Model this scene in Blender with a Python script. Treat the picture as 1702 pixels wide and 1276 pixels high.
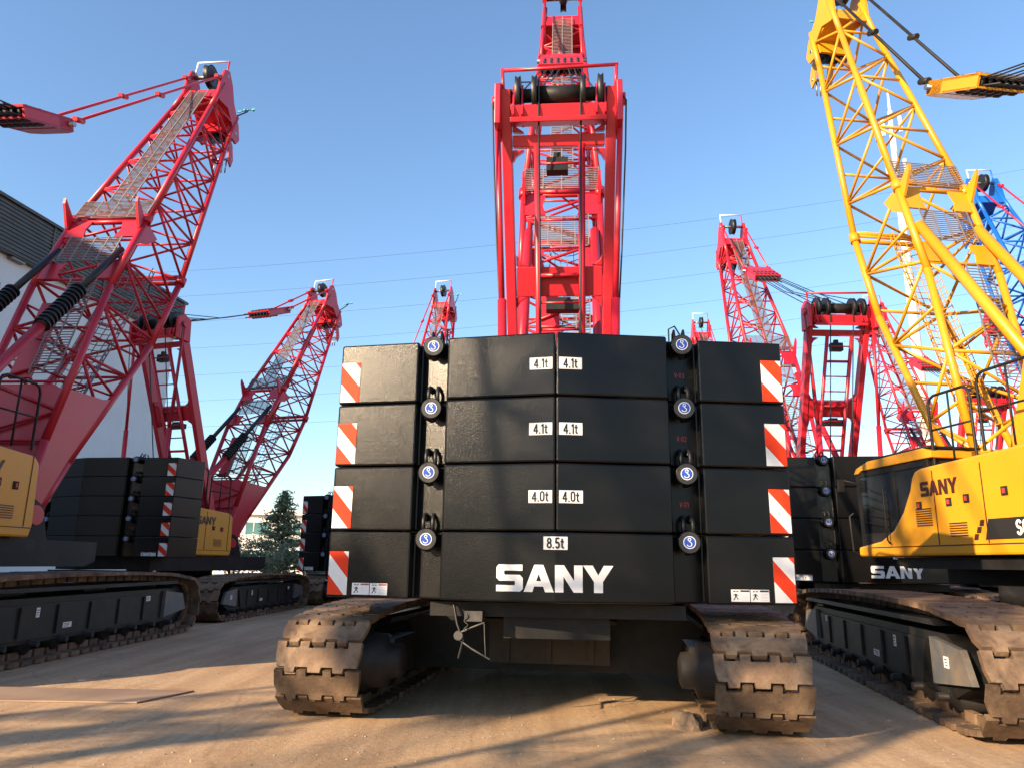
import bpy, bmesh, math, random
from mathutils import Vector, Matrix
R = math.radians
random.seed(7)
for o in list(bpy.data.objects):
    bpy.data.objects.remove(o)
S = bpy.context.scene
COL = S.collection

# ------------------------------------------------------------------ camera
cam = bpy.data.cameras.new('camera')
cam.sensor_width = 36.0
cam.lens = 26.44
cam.clip_start = 0.05
cam.clip_end = 5000
camo = bpy.data.objects.new('camera', cam)
COL.objects.link(camo)
camo.matrix_world = (Matrix.Translation((0, 0, 1.55)) @ Matrix.Rotation(R(90 + 13.4), 4, 'X')
                     @ Matrix.Rotation(0.0151, 4, 'Z'))
S.camera = camo

# ------------------------------------------------------------------ sky, sun, exposure
SUN_EL, SUN_AZ = 21.0, 230.0           # azimuth clockwise from +Y
W = bpy.data.worlds.new("World")
S.world = W
W.use_nodes = True
_n = W.node_tree.nodes
_t = _n.new('ShaderNodeTexSky')
_t.sky_type = 'NISHITA'
_t.sun_disc = False
_t.sun_elevation = R(SUN_EL)
_t.sun_rotation = R(SUN_AZ)
_t.air_density = 1.2
_t.dust_density = 0.6
_t.ozone_density = 4.0
W.node_tree.links.new(_t.outputs[0], _n['Background'].inputs[0])
_n['Background'].inputs[1].default_value = 0.12
sl = bpy.data.lights.new('sun', 'SUN')
sl.energy = 4.8
sl.angle = R(0.53)
sl.color = (1.0, 0.76, 0.50)
so = bpy.data.objects.new('sun', sl)
COL.objects.link(so)
_d = Vector((-math.sin(R(SUN_AZ)) * math.cos(R(SUN_EL)), -math.cos(R(SUN_AZ)) * math.cos(R(SUN_EL)), -math.sin(R(SUN_EL))))
so.rotation_euler = _d.to_track_quat('-Z', 'Y').to_euler()
so.location = (-30, -30, 40)
S.view_settings.view_transform = 'Standard'
S.view_settings.look = 'None'
S.view_settings.exposure = 1.25
S.view_settings.gamma = 1.0


# ------------------------------------------------------------------ materials
def _mat(name):
    m = bpy.data.materials.new(name)
    m.use_nodes = True
    return m, m.node_tree.nodes, m.node_tree.links, m.node_tree.nodes['Principled BSDF']


def mat(name, col, rough=0.45, metal=0.0, var=0.25, scale=3.0, dust=0.0, dustcol=(0.30, 0.21, 0.13), bump=0.0,
        bscale=60.0, coat=0.0, world=False, spec=0.5):
    """painted / bare surface: base colour broken up by noise, patches of dust, fine bump"""
    m, n, l, p = _mat(name)
    tc = n.new('ShaderNodeTexCoord')
    co = tc.outputs['Object']
    if world:
        g = n.new('ShaderNodeNewGeometry')
        co = g.outputs['Position']
    nz = n.new('ShaderNodeTexNoise')
    nz.inputs['Scale'].default_value = scale
    nz.inputs['Detail'].default_value = 6
    nz.inputs['Roughness'].default_value = 0.65
    l.new(co, nz.inputs['Vector'])
    r = n.new('ShaderNodeValToRGB')
    r.color_ramp.elements[0].position = 0.3
    r.color_ramp.elements[1].position = 0.7
    a = [c * (1 - var) for c in col]
    b = [min(1, c * (1 + var * 0.6)) for c in col]
    r.color_ramp.elements[0].color = (*a, 1)
    r.color_ramp.elements[1].color = (*b, 1)
    l.new(nz.outputs['Fac'], r.inputs['Fac'])
    out = r.outputs['Color']
    if dust > 0:
        n2 = n.new('ShaderNodeTexNoise')
        n2.inputs['Scale'].default_value = scale * 0.7
        n2.inputs['Detail'].default_value = 8
        n2.inputs['Roughness'].default_value = 0.7
        n2.inputs['Distortion'].default_value = 0.6
        l.new(co, n2.inputs['Vector'])
        mr = n.new('ShaderNodeMapRange')
        mr.inputs['From Min'].default_value = 0.42
        mr.inputs['From Max'].default_value = 0.72
        mr.inputs['To Max'].default_value = dust
        l.new(n2.outputs['Fac'], mr.inputs['Value'])
        mx = n.new('ShaderNodeMixRGB')
        mx.inputs[2].default_value = (*dustcol, 1)
        l.new(mr.outputs[0], mx.inputs[0])
        l.new(out, mx.inputs[1])
        out = mx.outputs[0]
    l.new(out, p.inputs['Base Color'])
    rr = n.new('ShaderNodeMapRange')
    rr.inputs['To Min'].default_value = max(0.03, rough - 0.08)
    rr.inputs['To Max'].default_value = min(1, rough + 0.12)
    l.new(nz.outputs['Fac'], rr.inputs['Value'])
    l.new(rr.outputs[0], p.inputs['Roughness'])
    p.inputs['Metallic'].default_value = metal
    if coat:
        p.inputs['Coat Weight'].default_value = coat
        p.inputs['Coat Roughness'].default_value = 0.08
    p.inputs['Specular IOR Level'].default_value = spec
    if bump:
        nb = n.new('ShaderNodeTexNoise')
        nb.inputs['Scale'].default_value = bscale
        nb.inputs['Detail'].default_value = 3
        l.new(co, nb.inputs['Vector'])
        bp = n.new('ShaderNodeBump')
        bp.inputs['Strength'].default_value = bump
        bp.inputs['Distance'].default_value = 0.01
        l.new(nb.outputs['Fac'], bp.inputs['Height'])
        l.new(bp.outputs[0], p.inputs['Normal'])
    return m


BLACK = mat('black_gloss_paint', (0.005, 0.0053, 0.0057), 0.19, var=0.3, scale=1.2, bump=0.22, bscale=115, spec=0.26, dust=0.01)
DARK = mat('dark_grey_steel', (0.011, 0.0115, 0.0125), 0.5, var=0.3, scale=2.5, dust=0.07, bump=0.2, spec=0.25)
GREYST = mat('grey_frame_paint', (0.09, 0.10, 0.11), 0.5, var=0.25, scale=2.0, dust=0.55, bump=0.2)
RED = mat('red_crane_paint', (0.50, 0.012, 0.028), 0.34, var=0.12, scale=1.5, dust=0.05)
YEL = mat('yellow_crane_paint', (0.64, 0.285, 0.008), 0.36, var=0.08, scale=1.2, dust=0.06)
BLUE = mat('blue_crane_paint', (0.008, 0.12, 0.50), 0.36, var=0.12, scale=1.5)
RUST = mat('rusty_track_steel', (0.12, 0.072, 0.042), 0.72, metal=0.1, var=0.45, scale=5.0, dust=0.8, dustcol=(0.30, 0.20, 0.115), bump=0.5, bscale=30)
UNDER = mat('dusty_under_paint', (0.03, 0.022, 0.016), 0.7, var=0.4, scale=3, dust=0.35, dustcol=(0.13, 0.085, 0.05))
RUBBER = mat('black_rubber', (0.008, 0.008, 0.009), 0.45, var=0.2)
LUGFACE = mat('worn_lug_face', (0.055, 0.055, 0.055), 0.42, metal=0.75, var=0.3, scale=14, bump=0.2, bscale=90)
OLDSTEEL = mat('dull_steel', (0.10, 0.095, 0.09), 0.5, metal=0.6, var=0.4, scale=9)
STEEL = mat('bare_steel', (0.35, 0.34, 0.33), 0.35, metal=0.9, var=0.3, scale=9)
GRATE = mat('galvanised_grating', (0.22, 0.19, 0.19), 0.6, metal=0.2, var=0.25, scale=9)
ROPE = mat('greased_wire_rope', (0.03, 0.03, 0.035), 0.5, metal=0.4)
WHITE = mat('white_reflective_film', (0.78, 0.77, 0.74), 0.55, var=0.10, scale=6, spec=0.2)
ORANGE = mat('red_reflective_film', (0.72, 0.05, 0.015), 0.55, var=0.10, scale=6, spec=0.15)
INK = mat('black_ink', (0.008, 0.008, 0.009), 0.75, var=0.1)
BLUESTK = mat('blue_sticker', (0.012, 0.07, 0.40), 0.4, var=0.1)
REDINK = mat('red_ink', (0.45, 0.05, 0.04), 0.5, var=0.2)
BROWNINK = mat('dark_brown_ink', (0.05, 0.012, 0.008), 0.45, var=0.1)
PALETXT = mat('pale_ink', (0.55, 0.55, 0.58), 0.4, var=0.12)
WALL = mat('grey_render_wall', (0.62, 0.62, 0.64), 0.8, var=0.10, scale=0.4, bump=0.1, bscale=20)
CLAD = mat('dark_sheet_cladding', (0.05, 0.048, 0.052), 0.5, metal=0.2, var=0.35, scale=0.8, dust=0.2)
BRIGHTWALL = mat('white_render_wall', (0.72, 0.72, 0.70), 0.8, var=0.1, scale=0.5)
GREENGL = mat('green_window_glass', (0.10, 0.22, 0.22), 0.15, var=0.3, scale=0.4)
POLE = mat('white_mast_paint', (0.75, 0.74, 0.70), 0.45, var=0.1)
CONC = mat('concrete_edge', (0.36, 0.30, 0.24), 0.85, var=0.3, scale=3)
BARK = mat('brown_bark', (0.09, 0.06, 0.04), 0.9, var=0.4, scale=6)
PLATE = mat('rusty_steel_sheet', (0.30, 0.20, 0.13), 0.65, metal=0.1, var=0.3, scale=1.0, dust=0.7, dustcol=(0.42, 0.30, 0.2), world=True)
MUD = mat('dry_mud', (0.25, 0.17, 0.105), 0.95, var=0.4, scale=6, bump=0.8, bscale=25)
COPPER = mat('wind_cup_teal', (0.10, 0.40, 0.45), 0.4)


def leaf_mat(name, a, b):
    m, n, l, p = _mat(name)
    g = n.new('ShaderNodeNewGeometry')
    r = n.new('ShaderNodeValToRGB')
    r.color_ramp.elements[0].color = (*a, 1)
    r.color_ramp.elements[1].color = (*b, 1)
    l.new(g.outputs['Random Per Island'], r.inputs['Fac'])
    l.new(r.outputs[0], p.inputs['Base Color'])
    p.inputs['Roughness'].default_value = 0.7
    return m


LEAF1 = leaf_mat('conifer_needles', (0.08, 0.10, 0.045), (0.18, 0.20, 0.10))
LEAF2 = leaf_mat('shrub_leaves', (0.11, 0.12, 0.06), (0.22, 0.23, 0.12))


def glass_mat():
    m, n, l, p = _mat('tinted_cab_glass')
    p.inputs['Base Color'].default_value = (0.03, 0.035, 0.04, 1)
    p.inputs['Roughness'].default_value = 0.06
    p.inputs['Transmission Weight'].default_value = 0.55
    p.inputs['IOR'].default_value = 1.3
    return m


GLASS = glass_mat()


def ground_mat():
    m, n, l, p = _mat('dusty_concrete_yard')
    g = n.new('ShaderNodeNewGeometry')

    def noise(scale, det, vec=None, rough=0.6):
        z = n.new('ShaderNodeTexNoise')
        z.inputs['Scale'].default_value = scale
        z.inputs['Detail'].default_value = det
        z.inputs['Roughness'].default_value = rough
        l.new(vec or g.outputs['Position'], z.inputs['Vector'])
        return z.outputs['Fac']

    def ramp(fac, e):
        r = n.new('ShaderNodeValToRGB')
        el = r.color_ramp.elements
        el[0].position, el[0].color = e[0][0], (*e[0][1], 1)
        el[1].position, el[1].color = e[-1][0], (*e[-1][1], 1)
        for q in e[1:-1]:
            x = el.new(q[0])
            x.color = (*q[1], 1)
        l.new(fac, r.inputs['Fac'])
        return r.outputs['Color']

    def mix(a, b, fac, typ='MIX'):
        x = n.new('ShaderNodeMixRGB')
        x.blend_type = typ
        for s, v in ((0, fac), (1, a), (2, b)):
            if isinstance(v, (int, float)):
                x.inputs[s].default_value = v
            else:
                l.new(v, x.inputs[s])
        return x.outputs[0]

    base = ramp(noise(0.35, 8), [(0.3, (0.46, 0.295, 0.165)), (0.55, (0.56, 0.375, 0.215)), (0.75, (0.59, 0.43, 0.275))])
    fine = ramp(noise(14, 10, rough=0.75), [(0.3, (0.72, 0.72, 0.72)), (0.7, (1.12, 1.12, 1.12))])
    c = mix(base, fine, 1.0, 'MULTIPLY')
    # wheel and track scuffs: noise stretched along the driving direction
    mp = n.new('ShaderNodeMapping')
    mp.inputs['Scale'].default_value = (2.4, 0.16, 1)
    mp.inputs['Rotation'].default_value = (0, 0, R(28))
    l.new(g.outputs['Position'], mp.inputs['Vector'])
    sc = ramp(noise(1.1, 7, mp.outputs[0], 0.7), [(0.42, (0.74, 0.71, 0.69)), (0.58, (1, 1, 1))])
    c = mix(c, sc, 0.75, 'MULTIPLY')
    # crisp grit and fine cracks
    gr = ramp(noise(160, 3, rough=0.8), [(0.30, (0.62, 0.60, 0.58)), (0.42, (1, 1, 1)), (0.66, (1, 1, 1)), (0.78, (1.25, 1.22, 1.18))])
    c = mix(c, gr, 0.8, 'MULTIPLY')
    vo = n.new('ShaderNodeTexVoronoi')
    vo.feature = 'DISTANCE_TO_EDGE'
    vo.inputs['Scale'].default_value = 0.33
    wv = n.new('ShaderNodeMixRGB')
    wv.inputs[0].default_value = 0.25
    l.new(g.outputs['Position'], wv.inputs[1])
    wn = n.new('ShaderNodeTexNoise')
    wn.inputs['Scale'].default_value = 1.5
    wn.inputs['Detail'].default_value = 6
    l.new(g.outputs['Position'], wn.inputs['Vector'])
    l.new(wn.outputs['Color'], wv.inputs[2])
    l.new(wv.outputs[0], vo.inputs['Vector'])
    ck = ramp(vo.outputs['Distance'], [(0.0, (0.5, 0.47, 0.44)), (0.006, (1, 1, 1))])
    c = mix(c, ck, 0.35, 'MULTIPLY')
    # oil stains
    st = ramp(noise(0.8, 6, rough=0.7), [(0.60, (1, 1, 1)), (0.75, (0.55, 0.52, 0.50))])
    c = mix(c, st, 1.0, 'MULTIPLY')
    l.new(c, p.inputs['Base Color'])
    p.inputs['Roughness'].default_value = 0.9
    p.inputs['Specular IOR Level'].default_value = 0.25
    b = n.new('ShaderNodeBump')
    b.inputs['Strength'].default_value = 0.6
    b.inputs['Distance'].default_value = 0.02
    l.new(noise(22, 10, rough=0.75), b.inputs['Height'])
    l.new(b.outputs[0], p.inputs['Normal'])
    return m


GROUND = ground_mat()


def island_variation(m, lo, hi):
    """each loose piece of the mesh (a track shoe) a little lighter or darker, as wear leaves it"""
    n, l = m.node_tree.nodes, m.node_tree.links
    p = n['Principled BSDF']
    src = p.inputs['Base Color'].links[0].from_socket
    g = n.new('ShaderNodeNewGeometry')
    r = n.new('ShaderNodeMapRange')
    r.inputs['To Min'].default_value = lo
    r.inputs['To Max'].default_value = hi
    l.new(g.outputs['Random Per Island'], r.inputs['Value'])
    x = n.new('ShaderNodeMixRGB')
    x.blend_type = 'MULTIPLY'
    x.inputs[0].default_value = 1
    l.new(src, x.inputs[1])
    l.new(r.outputs[0], x.inputs[2])
    l.new(x.outputs[0], p.inputs['Base Color'])


island_variation(RUST, 0.62, 1.25)

# ------------------------------------------------------------------ mesh builder
class MB:
    def __init__(s):
        s.v, s.f, s.m, s.s = [], [], [], []

    def add(s, verts, faces, mat=0, smooth=False):
        b = len(s.v)
        s.v += [tuple(v) for v in verts]
        for f in faces:
            s.f.append([b + i for i in f])
            s.m.append(mat)
            s.s.append(smooth)

    def box(s, c, d, mat=0, rot=None):
        c = Vector(c)
        vs = []
        for k in range(8):
            q = Vector(((k & 1) - .5, ((k >> 1) & 1) - .5, ((k >> 2) & 1) - .5))
            q = Vector((q.x * d[0], q.y * d[1], q.z * d[2]))
            if rot is not None:
                q = rot @ q
            vs.append(c + q)
        s.add(vs, [(0, 2, 3, 1), (4, 5, 7, 6), (0, 1, 5, 4), (2, 6, 7, 3), (0, 4, 6, 2), (1, 3, 7, 5)], mat)

    def bb(s, a, b, mat=0):
        s.box([(a[i] + b[i]) / 2 for i in range(3)], [abs(b[i] - a[i]) for i in range(3)], mat)

    def bar(s, p, q, r, n=6, mat=0, r2=None):
        p, q = Vector(p), Vector(q)
        d = (q - p)
        if d.length < 1e-6:
            return
        d.normalize()
        u = d.orthogonal().normalized()
        w = d.cross(u)
        r2 = r if r2 is None else r2
        vs = []
        for c, rr in ((p, r), (q, r2)):
            for i in range(n):
                a = 2 * math.pi * i / n
                vs.append(c + (u * math.cos(a) + w * math.sin(a)) * rr)
        s.add(vs, [(i, (i + 1) % n, n + (i + 1) % n, n + i) for i in range(n)], mat, n > 4)
        b = len(s.v) - 2 * n
        s.f += [[b + i for i in reversed(range(n))], [b + n + i for i in range(n)]]
        s.m += [mat, mat]
        s.s += [False, False]

    def beam(s, p, q, w, h, up=(0, 0, 1), mat=0):
        p, q = Vector(p), Vector(q)
        d = (q - p).normalized()
        x = d.cross(Vector(up)).normalized()
        y = x.cross(d)
        vs = []
        for c in (p, q):
            for a, b in ((-1, -1), (1, -1), (1, 1), (-1, 1)):
                vs.append(c + x * (a * w / 2) + y * (b * h / 2))
        s.add(vs, [(0, 1, 5, 4), (1, 2, 6, 5), (2, 3, 7, 6), (3, 0, 4, 7), (3, 2, 1, 0), (4, 5, 6, 7)], mat)

    def tube(s, pts, r, n=6, mat=0, close=False):
        pts = [Vector(p) for p in pts]
        N = len(pts)
        rings = []
        u = None
        for i, p in enumerate(pts):
            if close:
                d = pts[(i + 1) % N] - pts[i - 1]
            else:
                d = pts[min(i + 1, N - 1)] - pts[max(i - 1, 0)]
            d.normalize()
            if u is None:
                u = d.orthogonal().normalized()
            u = (u - d * u.dot(d)).normalized()
            w = d.cross(u)
            rings.append([p + (u * math.cos(2 * math.pi * k / n) + w * math.sin(2 * math.pi * k / n)) * r for k in range(n)])
        fs = []
        for i in range(N if close else N - 1):
            j = (i + 1) % N
            for k in range(n):
                fs.append((i * n + k, i * n + (k + 1) % n, j * n + (k + 1) % n, j * n + k))
        s.add([v for g in rings for v in g], fs, mat, True)

    def prism(s, poly, t0, t1, fn, mat=0):
        n = len(poly)
        vs = [fn(a, b, t0) for a, b in poly] + [fn(a, b, t1) for a, b in poly]
        s.add(vs, [list(range(n))[::-1], [n + i for i in range(n)]] + [(i, (i + 1) % n, n + (i + 1) % n, n + i) for i in range(n)], mat)

    def lathe(s, prof, c, axis, n=20, mat=0, smooth=True):
        c, ax = Vector(c), Vector(axis).normalized()
        u = ax.orthogonal().normalized()
        w = ax.cross(u)
        vs = []
        for r, h in prof:
            for i in range(n):
                a = 2 * math.pi * i / n
                vs.append(c + ax * h + (u * math.cos(a) + w * math.sin(a)) * r)
        fs = []
        for j in range(len(prof) - 1):
            for i in range(n):
                fs.append((j * n + i, j * n + (i + 1) % n, (j + 1) * n + (i + 1) % n, (j + 1) * n + i))
        s.add(vs, fs, mat, smooth)
        b = len(s.v) - len(vs)
        s.f += [[b + i for i in range(n)], [b + (len(prof) - 1) * n + i for i in range(n)]]
        s.m += [mat, mat]
        s.s += [False, False]

    def mesh(s, name, mats, recalc=True):
        me = bpy.data.meshes.new(name)
        me.from_pydata(s.v, [], s.f)
        for m in mats:
            me.materials.append(m)
        me.polygons.foreach_set('material_index', s.m)
        me.polygons.foreach_set('use_smooth', s.s)
        if recalc:
            b = bmesh.new()
            b.from_mesh(me)
            bmesh.ops.recalc_face_normals(b, faces=b.faces)
            b.to_mesh(me)
            b.free()
        me.update()
        return me


def link(name, me, parent=None, M=None, bevel=0):
    o = bpy.data.objects.new(name, me)
    COL.objects.link(o)
    if parent is not None:
        o.parent = parent
    if M is not None:
        o.matrix_local = M
    if bevel:
        b = o.modifiers.new('bevel', 'BEVEL')
        b.width = bevel
        b.segments = 2
        b.limit_method = 'ANGLE'
    return o


def tag(o, label, cat, group=None):
    o['label'] = label
    o['category'] = cat
    if group:
        o['group'] = group
    return o


def structure(o):
    o['kind'] = 'structure'
    return o


CACHE = {}


def cached(key, fn):
    if key not in CACHE:
        CACHE[key] = fn()
    return CACHE[key]


# ------------------------------------------------------------------ writing
LET = {
    'S': ([[(.08, 1), (.95, 1), (.95, .77), (.31, .77), (.285, .74), (.285, .65), (.31, .62), (.86, .62), (.97, .5), (.97, .1),
            (.87, 0), (0, 0), (0, .23), (.66, .23), (.685, .26), (.685, .36), (.66, .39), (.11, .39), (0, .5), (0, .9)]], 1.0),
    'A': ([[(0, 0), (.31, 0), (.38, .2), (.45, .4), (.54, .68), (.54, 1), (.38, 1)],
           [(1.08, 0), (.77, 0), (.70, .2), (.63, .4), (.54, .68), (.54, 1), (.70, 1)],
           [(.38, .2), (.70, .2), (.63, .4), (.45, .4)]], 1.12),
    'N': ([[(0, 0), (0, 1), (.32, 1), (.68, .42), (.68, 1), (.98, 1), (.98, 0), (.66, 0), (.30, .58), (.30, 0)]], 1.02),
    'Y': ([[(.36, 0), (.36, .4), (-.02, 1), (.32, 1), (.52, .64), (.72, 1), (1.06, 1), (.68, .4), (.68, 0)]], 1.06),
}


def logo(mb, h, wtot, fn, depth=0.004, mat=0):
    """the four wide block letters, centred on (0,0), width wtot"""
    k = wtot / 4.2
    x = -wtot / 2
    for ch in 'SANY':
        polys, adv = LET[ch]
        for p in polys:
            mb.prism([(x + a * k, (b - .5) * h) for a, b in p], 0, depth, fn, mat)
        x += adv * k


def _oval(cx, cy, rx, ry, a0, a1, n=14):
    return [(cx + rx * math.cos(R(a0 + (a1 - a0) * k / n)), cy + ry * math.sin(R(a0 + (a1 - a0) * k / n))) for k in range(n + 1)]


# condensed sign lettering as centre-line strokes, cap height 1, (strokes, advance width)
GLY = {
    '1': ([[(.04, .74), (.20, .92), (.20, .0)]], .36),
    '0': ([_oval(.25, .72, .17, .20, 0, 180, 8) + _oval(.25, .28, .17, .20, 180, 360, 8) + [(.42, .72)]], .58),
    '4': ([[(.36, .0), (.36, .92), (.07, .27), (.50, .27)]], .60),
    '5': ([[(.42, .92), (.12, .92), (.10, .52)] + _oval(.25, .30, .17, .26, 130, -150, 12)], .58),
    '8': ([_oval(.25, .71, .15, .20, 0, 360), _oval(.25, .28, .18, .22, 0, 360)], .58),
    '.': ([[(.07, .0), (.07, .10)]], .22),
    't': ([[(.13, .88), (.13, .16), (.18, .07), (.28, .07)], [(.0, .62), (.28, .62)]], .36),
    'S': ([_oval(.25, .70, .17, .22, 20, 270, 10) + _oval(.25, .28, .17, .22, 90, -160, 10)], .56),
    'C': ([_oval(.25, .70, .17, .22, 0, 180, 8) + _oval(.25, .28, .17, .22, 180, 360, 8)], .56),
    'A': ([[(.05, .0), (.25, .94), (.45, .0)], [(.12, .28), (.38, .28)]], .58),
    'V': ([[(.05, .94), (.25, .04), (.45, .94)]], .56),
    '-': ([[(.04, .45), (.24, .45)]], .34),
    '2': ([_oval(.25, .70, .17, .22, 160, -30, 8) + [(.08, .06), (.44, .06)]], .58),
    '3': ([_oval(.23, .71, .17, .20, 150, -80, 8) + _oval(.23, .27, .19, .24, 80, -150, 9)], .58),
}


def text(mb, body, h, fn, t=0.0, mat=0, bold=.15, xs=1.0):
    """flat strokes; fn(a, b, t) places sticker coordinates on the surface"""
    tot = sum(GLY[c][1] for c in body)
    x0 = -tot / 2
    hw = bold / 2
    for c in body:
        st, adv = GLY[c]
        for line in st:
            for (ax, ay), (bx, by) in zip(line, line[1:]):
                dx, dy = bx - ax, by - ay
                L = math.hypot(dx, dy)
                if L < 1e-6:
                    continue
                ux, uy = dx / L, dy / L
                e = hw * .35
                q = [(ax - ux * e - uy * hw, ay - uy * e + ux * hw), (ax - ux * e + uy * hw, ay - uy * e - ux * hw),
                     (bx + ux * e + uy * hw, by + uy * e - ux * hw), (bx + ux * e - uy * hw, by + uy * e + ux * hw)]
                mb.add([fn((x0 + a) * h * xs, (b - .47) * h, t) for a, b in q], [(0, 1, 2, 3)], mat)
                t += .00004
        x0 += adv


def clip(poly, f):
    out = []
    for i, p in enumerate(poly):
        q = poly[(i + 1) % len(poly)]
        a, b = f(p), f(q)
        if a >= 0:
            out.append(p)
        if (a >= 0) != (b >= 0):
            t = a / (a - b)
            out.append((p[0] + (q[0] - p[0]) * t, p[1] + (q[1] - p[1]) * t))
    return out


# ------------------------------------------------------------------ crane parts (metres, slew centre at the origin, boom towards +Y)
def track_path():
    Rr, yc, zc = 0.45, 3.25, 0.51
    pts = []
    for i in range(41):
        y = -2.9 + 5.8 * i / 40
        pts.append((y, 0.045))
    for i in range(25):
        a = -math.pi / 2 + math.pi * i / 24
        pts.append((yc + Rr * math.cos(a), zc + Rr * math.sin(a)))
    for i in range(41):
        y = 2.9 - 5.8 * i / 40
        pts.append((y, 0.985 + 0.09 * math.cos(y / 2.9 * math.pi / 2) ** 0.5 if abs(y) < 2.89 else 0.985))
    for i in range(25):
        a = math.pi / 2 + math.pi * i / 24
        pts.append((-yc + Rr * math.cos(a), zc + Rr * math.sin(a)))
    return pts


def resample(pts, n):
    P = pts + [pts[0]]
    L = [0]
    for a, b in zip(P, P[1:]):
        L.append(L[-1] + math.hypot(b[0] - a[0], b[1] - a[1]))
    out, j = [], 0
    for i in range(n):
        t = L[-1] * i / n
        while L[j + 1] < t:
            j += 1
        k = (t - L[j]) / max(1e-9, L[j + 1] - L[j])
        out.append((P[j][0] + (P[j + 1][0] - P[j][0]) * k, P[j][1] + (P[j + 1][1] - P[j][1]) * k))
    return out


def belt_mesh():
    mb = MB()
    rnd = random.Random(3)
    N = 60
    pts = resample(track_path(), N)
    tabs = [(-.33, -.22), (-.09, .05), (.17, .28)]
    for i in range(N):
        a, b = Vector(pts[i]), Vector(pts[(i + 1) % N])
        d = (b - a).normalized()
        L = (b - a).length
        nrm = Vector((d.y, -d.x))          # outward
        c = (a + b) / 2
        h = L / 2 - 0.008
        # outline: tabs on the leading edge, slots on the trailing edge
        out = []
        jit = [rnd.uniform(-.006, .006) for _ in range(8)]
        out.append((-.44 + jit[0], -h))
        for x0, x1 in tabs:
            out += [(x0 - .018, -h), (x0 - .018, -h + .062), (x1 + .018, -h + .062), (x1 + .018, -h)]
        out.append((.44 + jit[1], -h))
        out += [(.44 + jit[2], -h * .2), (.41, h)]
        for x0, x1 in reversed(tabs):
            out += [(x1, h), (x1 - .008, h + .05), (x0 + .008, h + .05), (x0, h)]
        out += [(-.41, h), (-.44 + jit[3], h * .2)]

        def fn(x, u, t):
            q = c + d * u + nrm * t
            return (x, q.x, q.y)
        mb.prism(out, -.02, .034 + rnd.uniform(-.003, .003), fn, 0)
        for x in (-.2, .2):
            q = c - nrm * .06
            th = math.atan2(d.y, d.x)
            mb.box((x, q.x, q.y), (.07, L * .8, .09), 0, Matrix.Rotation(th, 3, 'X'))
    return mb.mesh('track_belt', [RUST])


def crawler_frame_mesh():
    mb = MB()
    prof = [(-3.0, .36), (-2.7, .25), (2.7, .25), (3.0, .36), (3.0, .66), (2.6, .80), (-2.6, .80), (-3.0, .66)]
    mb.prism(prof, -.30, .30, lambda y, z, t: (t, y, z), 0)
    for sx in (-1, 1):
        mb.prism([(-2.0, .30), (2.0, .30), (2.15, .72), (-2.15, .72)], sx * .30, sx * .335, lambda y, z, t: (t, y, z), 0)
        mb.prism([(-3.22, .42), (-2.35, .33), (-2.35, .76), (-3.05, .70)], sx * .30, sx * .36, lambda y, z, t: (t, y, z), 1)
        mb.prism([(3.22, .42), (2.35, .33), (2.35, .76), (3.05, .70)], sx * .30, sx * .36, lambda y, z, t: (t, y, z), 1)
        for y in (-1.6, -.8, .0, .8, 1.6):
            mb.bb((sx * .335, y - .03, .33), (sx * .36, y + .03, .70), 0)
        mb.prism([(-2.72, .88), (2.72, .88), (2.6, .93), (-2.6, .93)], sx * .22, sx * .42, lambda y, z, t: (t, y, z), 0)
    return mb.mesh('crawler_frame', [DARK, GREYST])


def wheel_mesh(r, w, teeth=0):
    mb = MB()
    mb.lathe([(r * .35, -w * .62), (r * .8, -w * .5), (r, -w * .5), (r, w * .5), (r * .8, w * .5), (r * .35, w * .62)], (0, 0, 0), (1, 0, 0), 22)
    mb.lathe([(r * .3, -w * .8), (r * .3, w * .8)], (0, 0, 0), (1, 0, 0), 12)
    for k in range(teeth):
        a = 2 * math.pi * k / teeth
        mb.box((0, (r + .02) * math.cos(a), (r + .02) * math.sin(a)), (w * .5, .09, .09), 0, Matrix.Rotation(a, 3, 'X'))
    return mb.mesh('wheel', [DARK])


def label_plate(mb, c, sx, sz, xn):
    """small white sticker on a side face x = const; xn = outward sign"""
    mb.bb((c[0], c[1] - sx / 2, c[2] - sz / 2), (c[0] + xn * .004, c[1] + sx / 2, c[2] + sz / 2), 0)


def travel_drive_mesh(sx):
    """travel gearbox on the inner side of the sprocket; sx points inwards"""
    mb = MB()
    mb.lathe([(.33, .0), (.33, .12), (.28, .16), (.27, .34), (.18, .38), (.17, .50), (.10, .53)], (sx * .20, -3.12, .54), (sx, 0, 0), 22)
    mb.bb((sx * .30, -3.15, .36), (sx * .62, -2.3, .76))
    return mb.mesh('travel_drive', [DARK])


def data_plate_mesh(w, h):
    mb = MB()
    mb.bb((-.003, -w / 2, -h / 2), (.003, w / 2, h / 2), 0)
    for k in range(3):
        mb.bb((-.005, -w * .4, -h * .3 + k * h * .25), (.005, w * (.1 + .1 * k), -h * .3 + k * h * .25 + h * .08), 1)
    return mb.mesh('data_plate', [WHITE, INK])


def carbody_mesh():
    mb = MB()
    mb.prism([(-1.0, -1.35), (1.0, -1.35), (1.25, -.9), (1.25, .9), (1.0, 1.35), (-1.0, 1.35), (-1.25, .9), (-1.25, -.9)], .45, .98, lambda x, y, t: (x, y, t))
    mb.lathe([(.75, .98), (.75, 1.2)], (0, 0, 0), (0, 0, 1), 28)
    mb.bb((-1.2, -1.3, .28), (1.2, 1.3, .45))
    for y in (-1.05, 1.05):
        mb.bb((-1.95, y - .32, .26), (1.95, y + .32, .9))
    return mb.mesh('carbody', [DARK])


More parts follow.
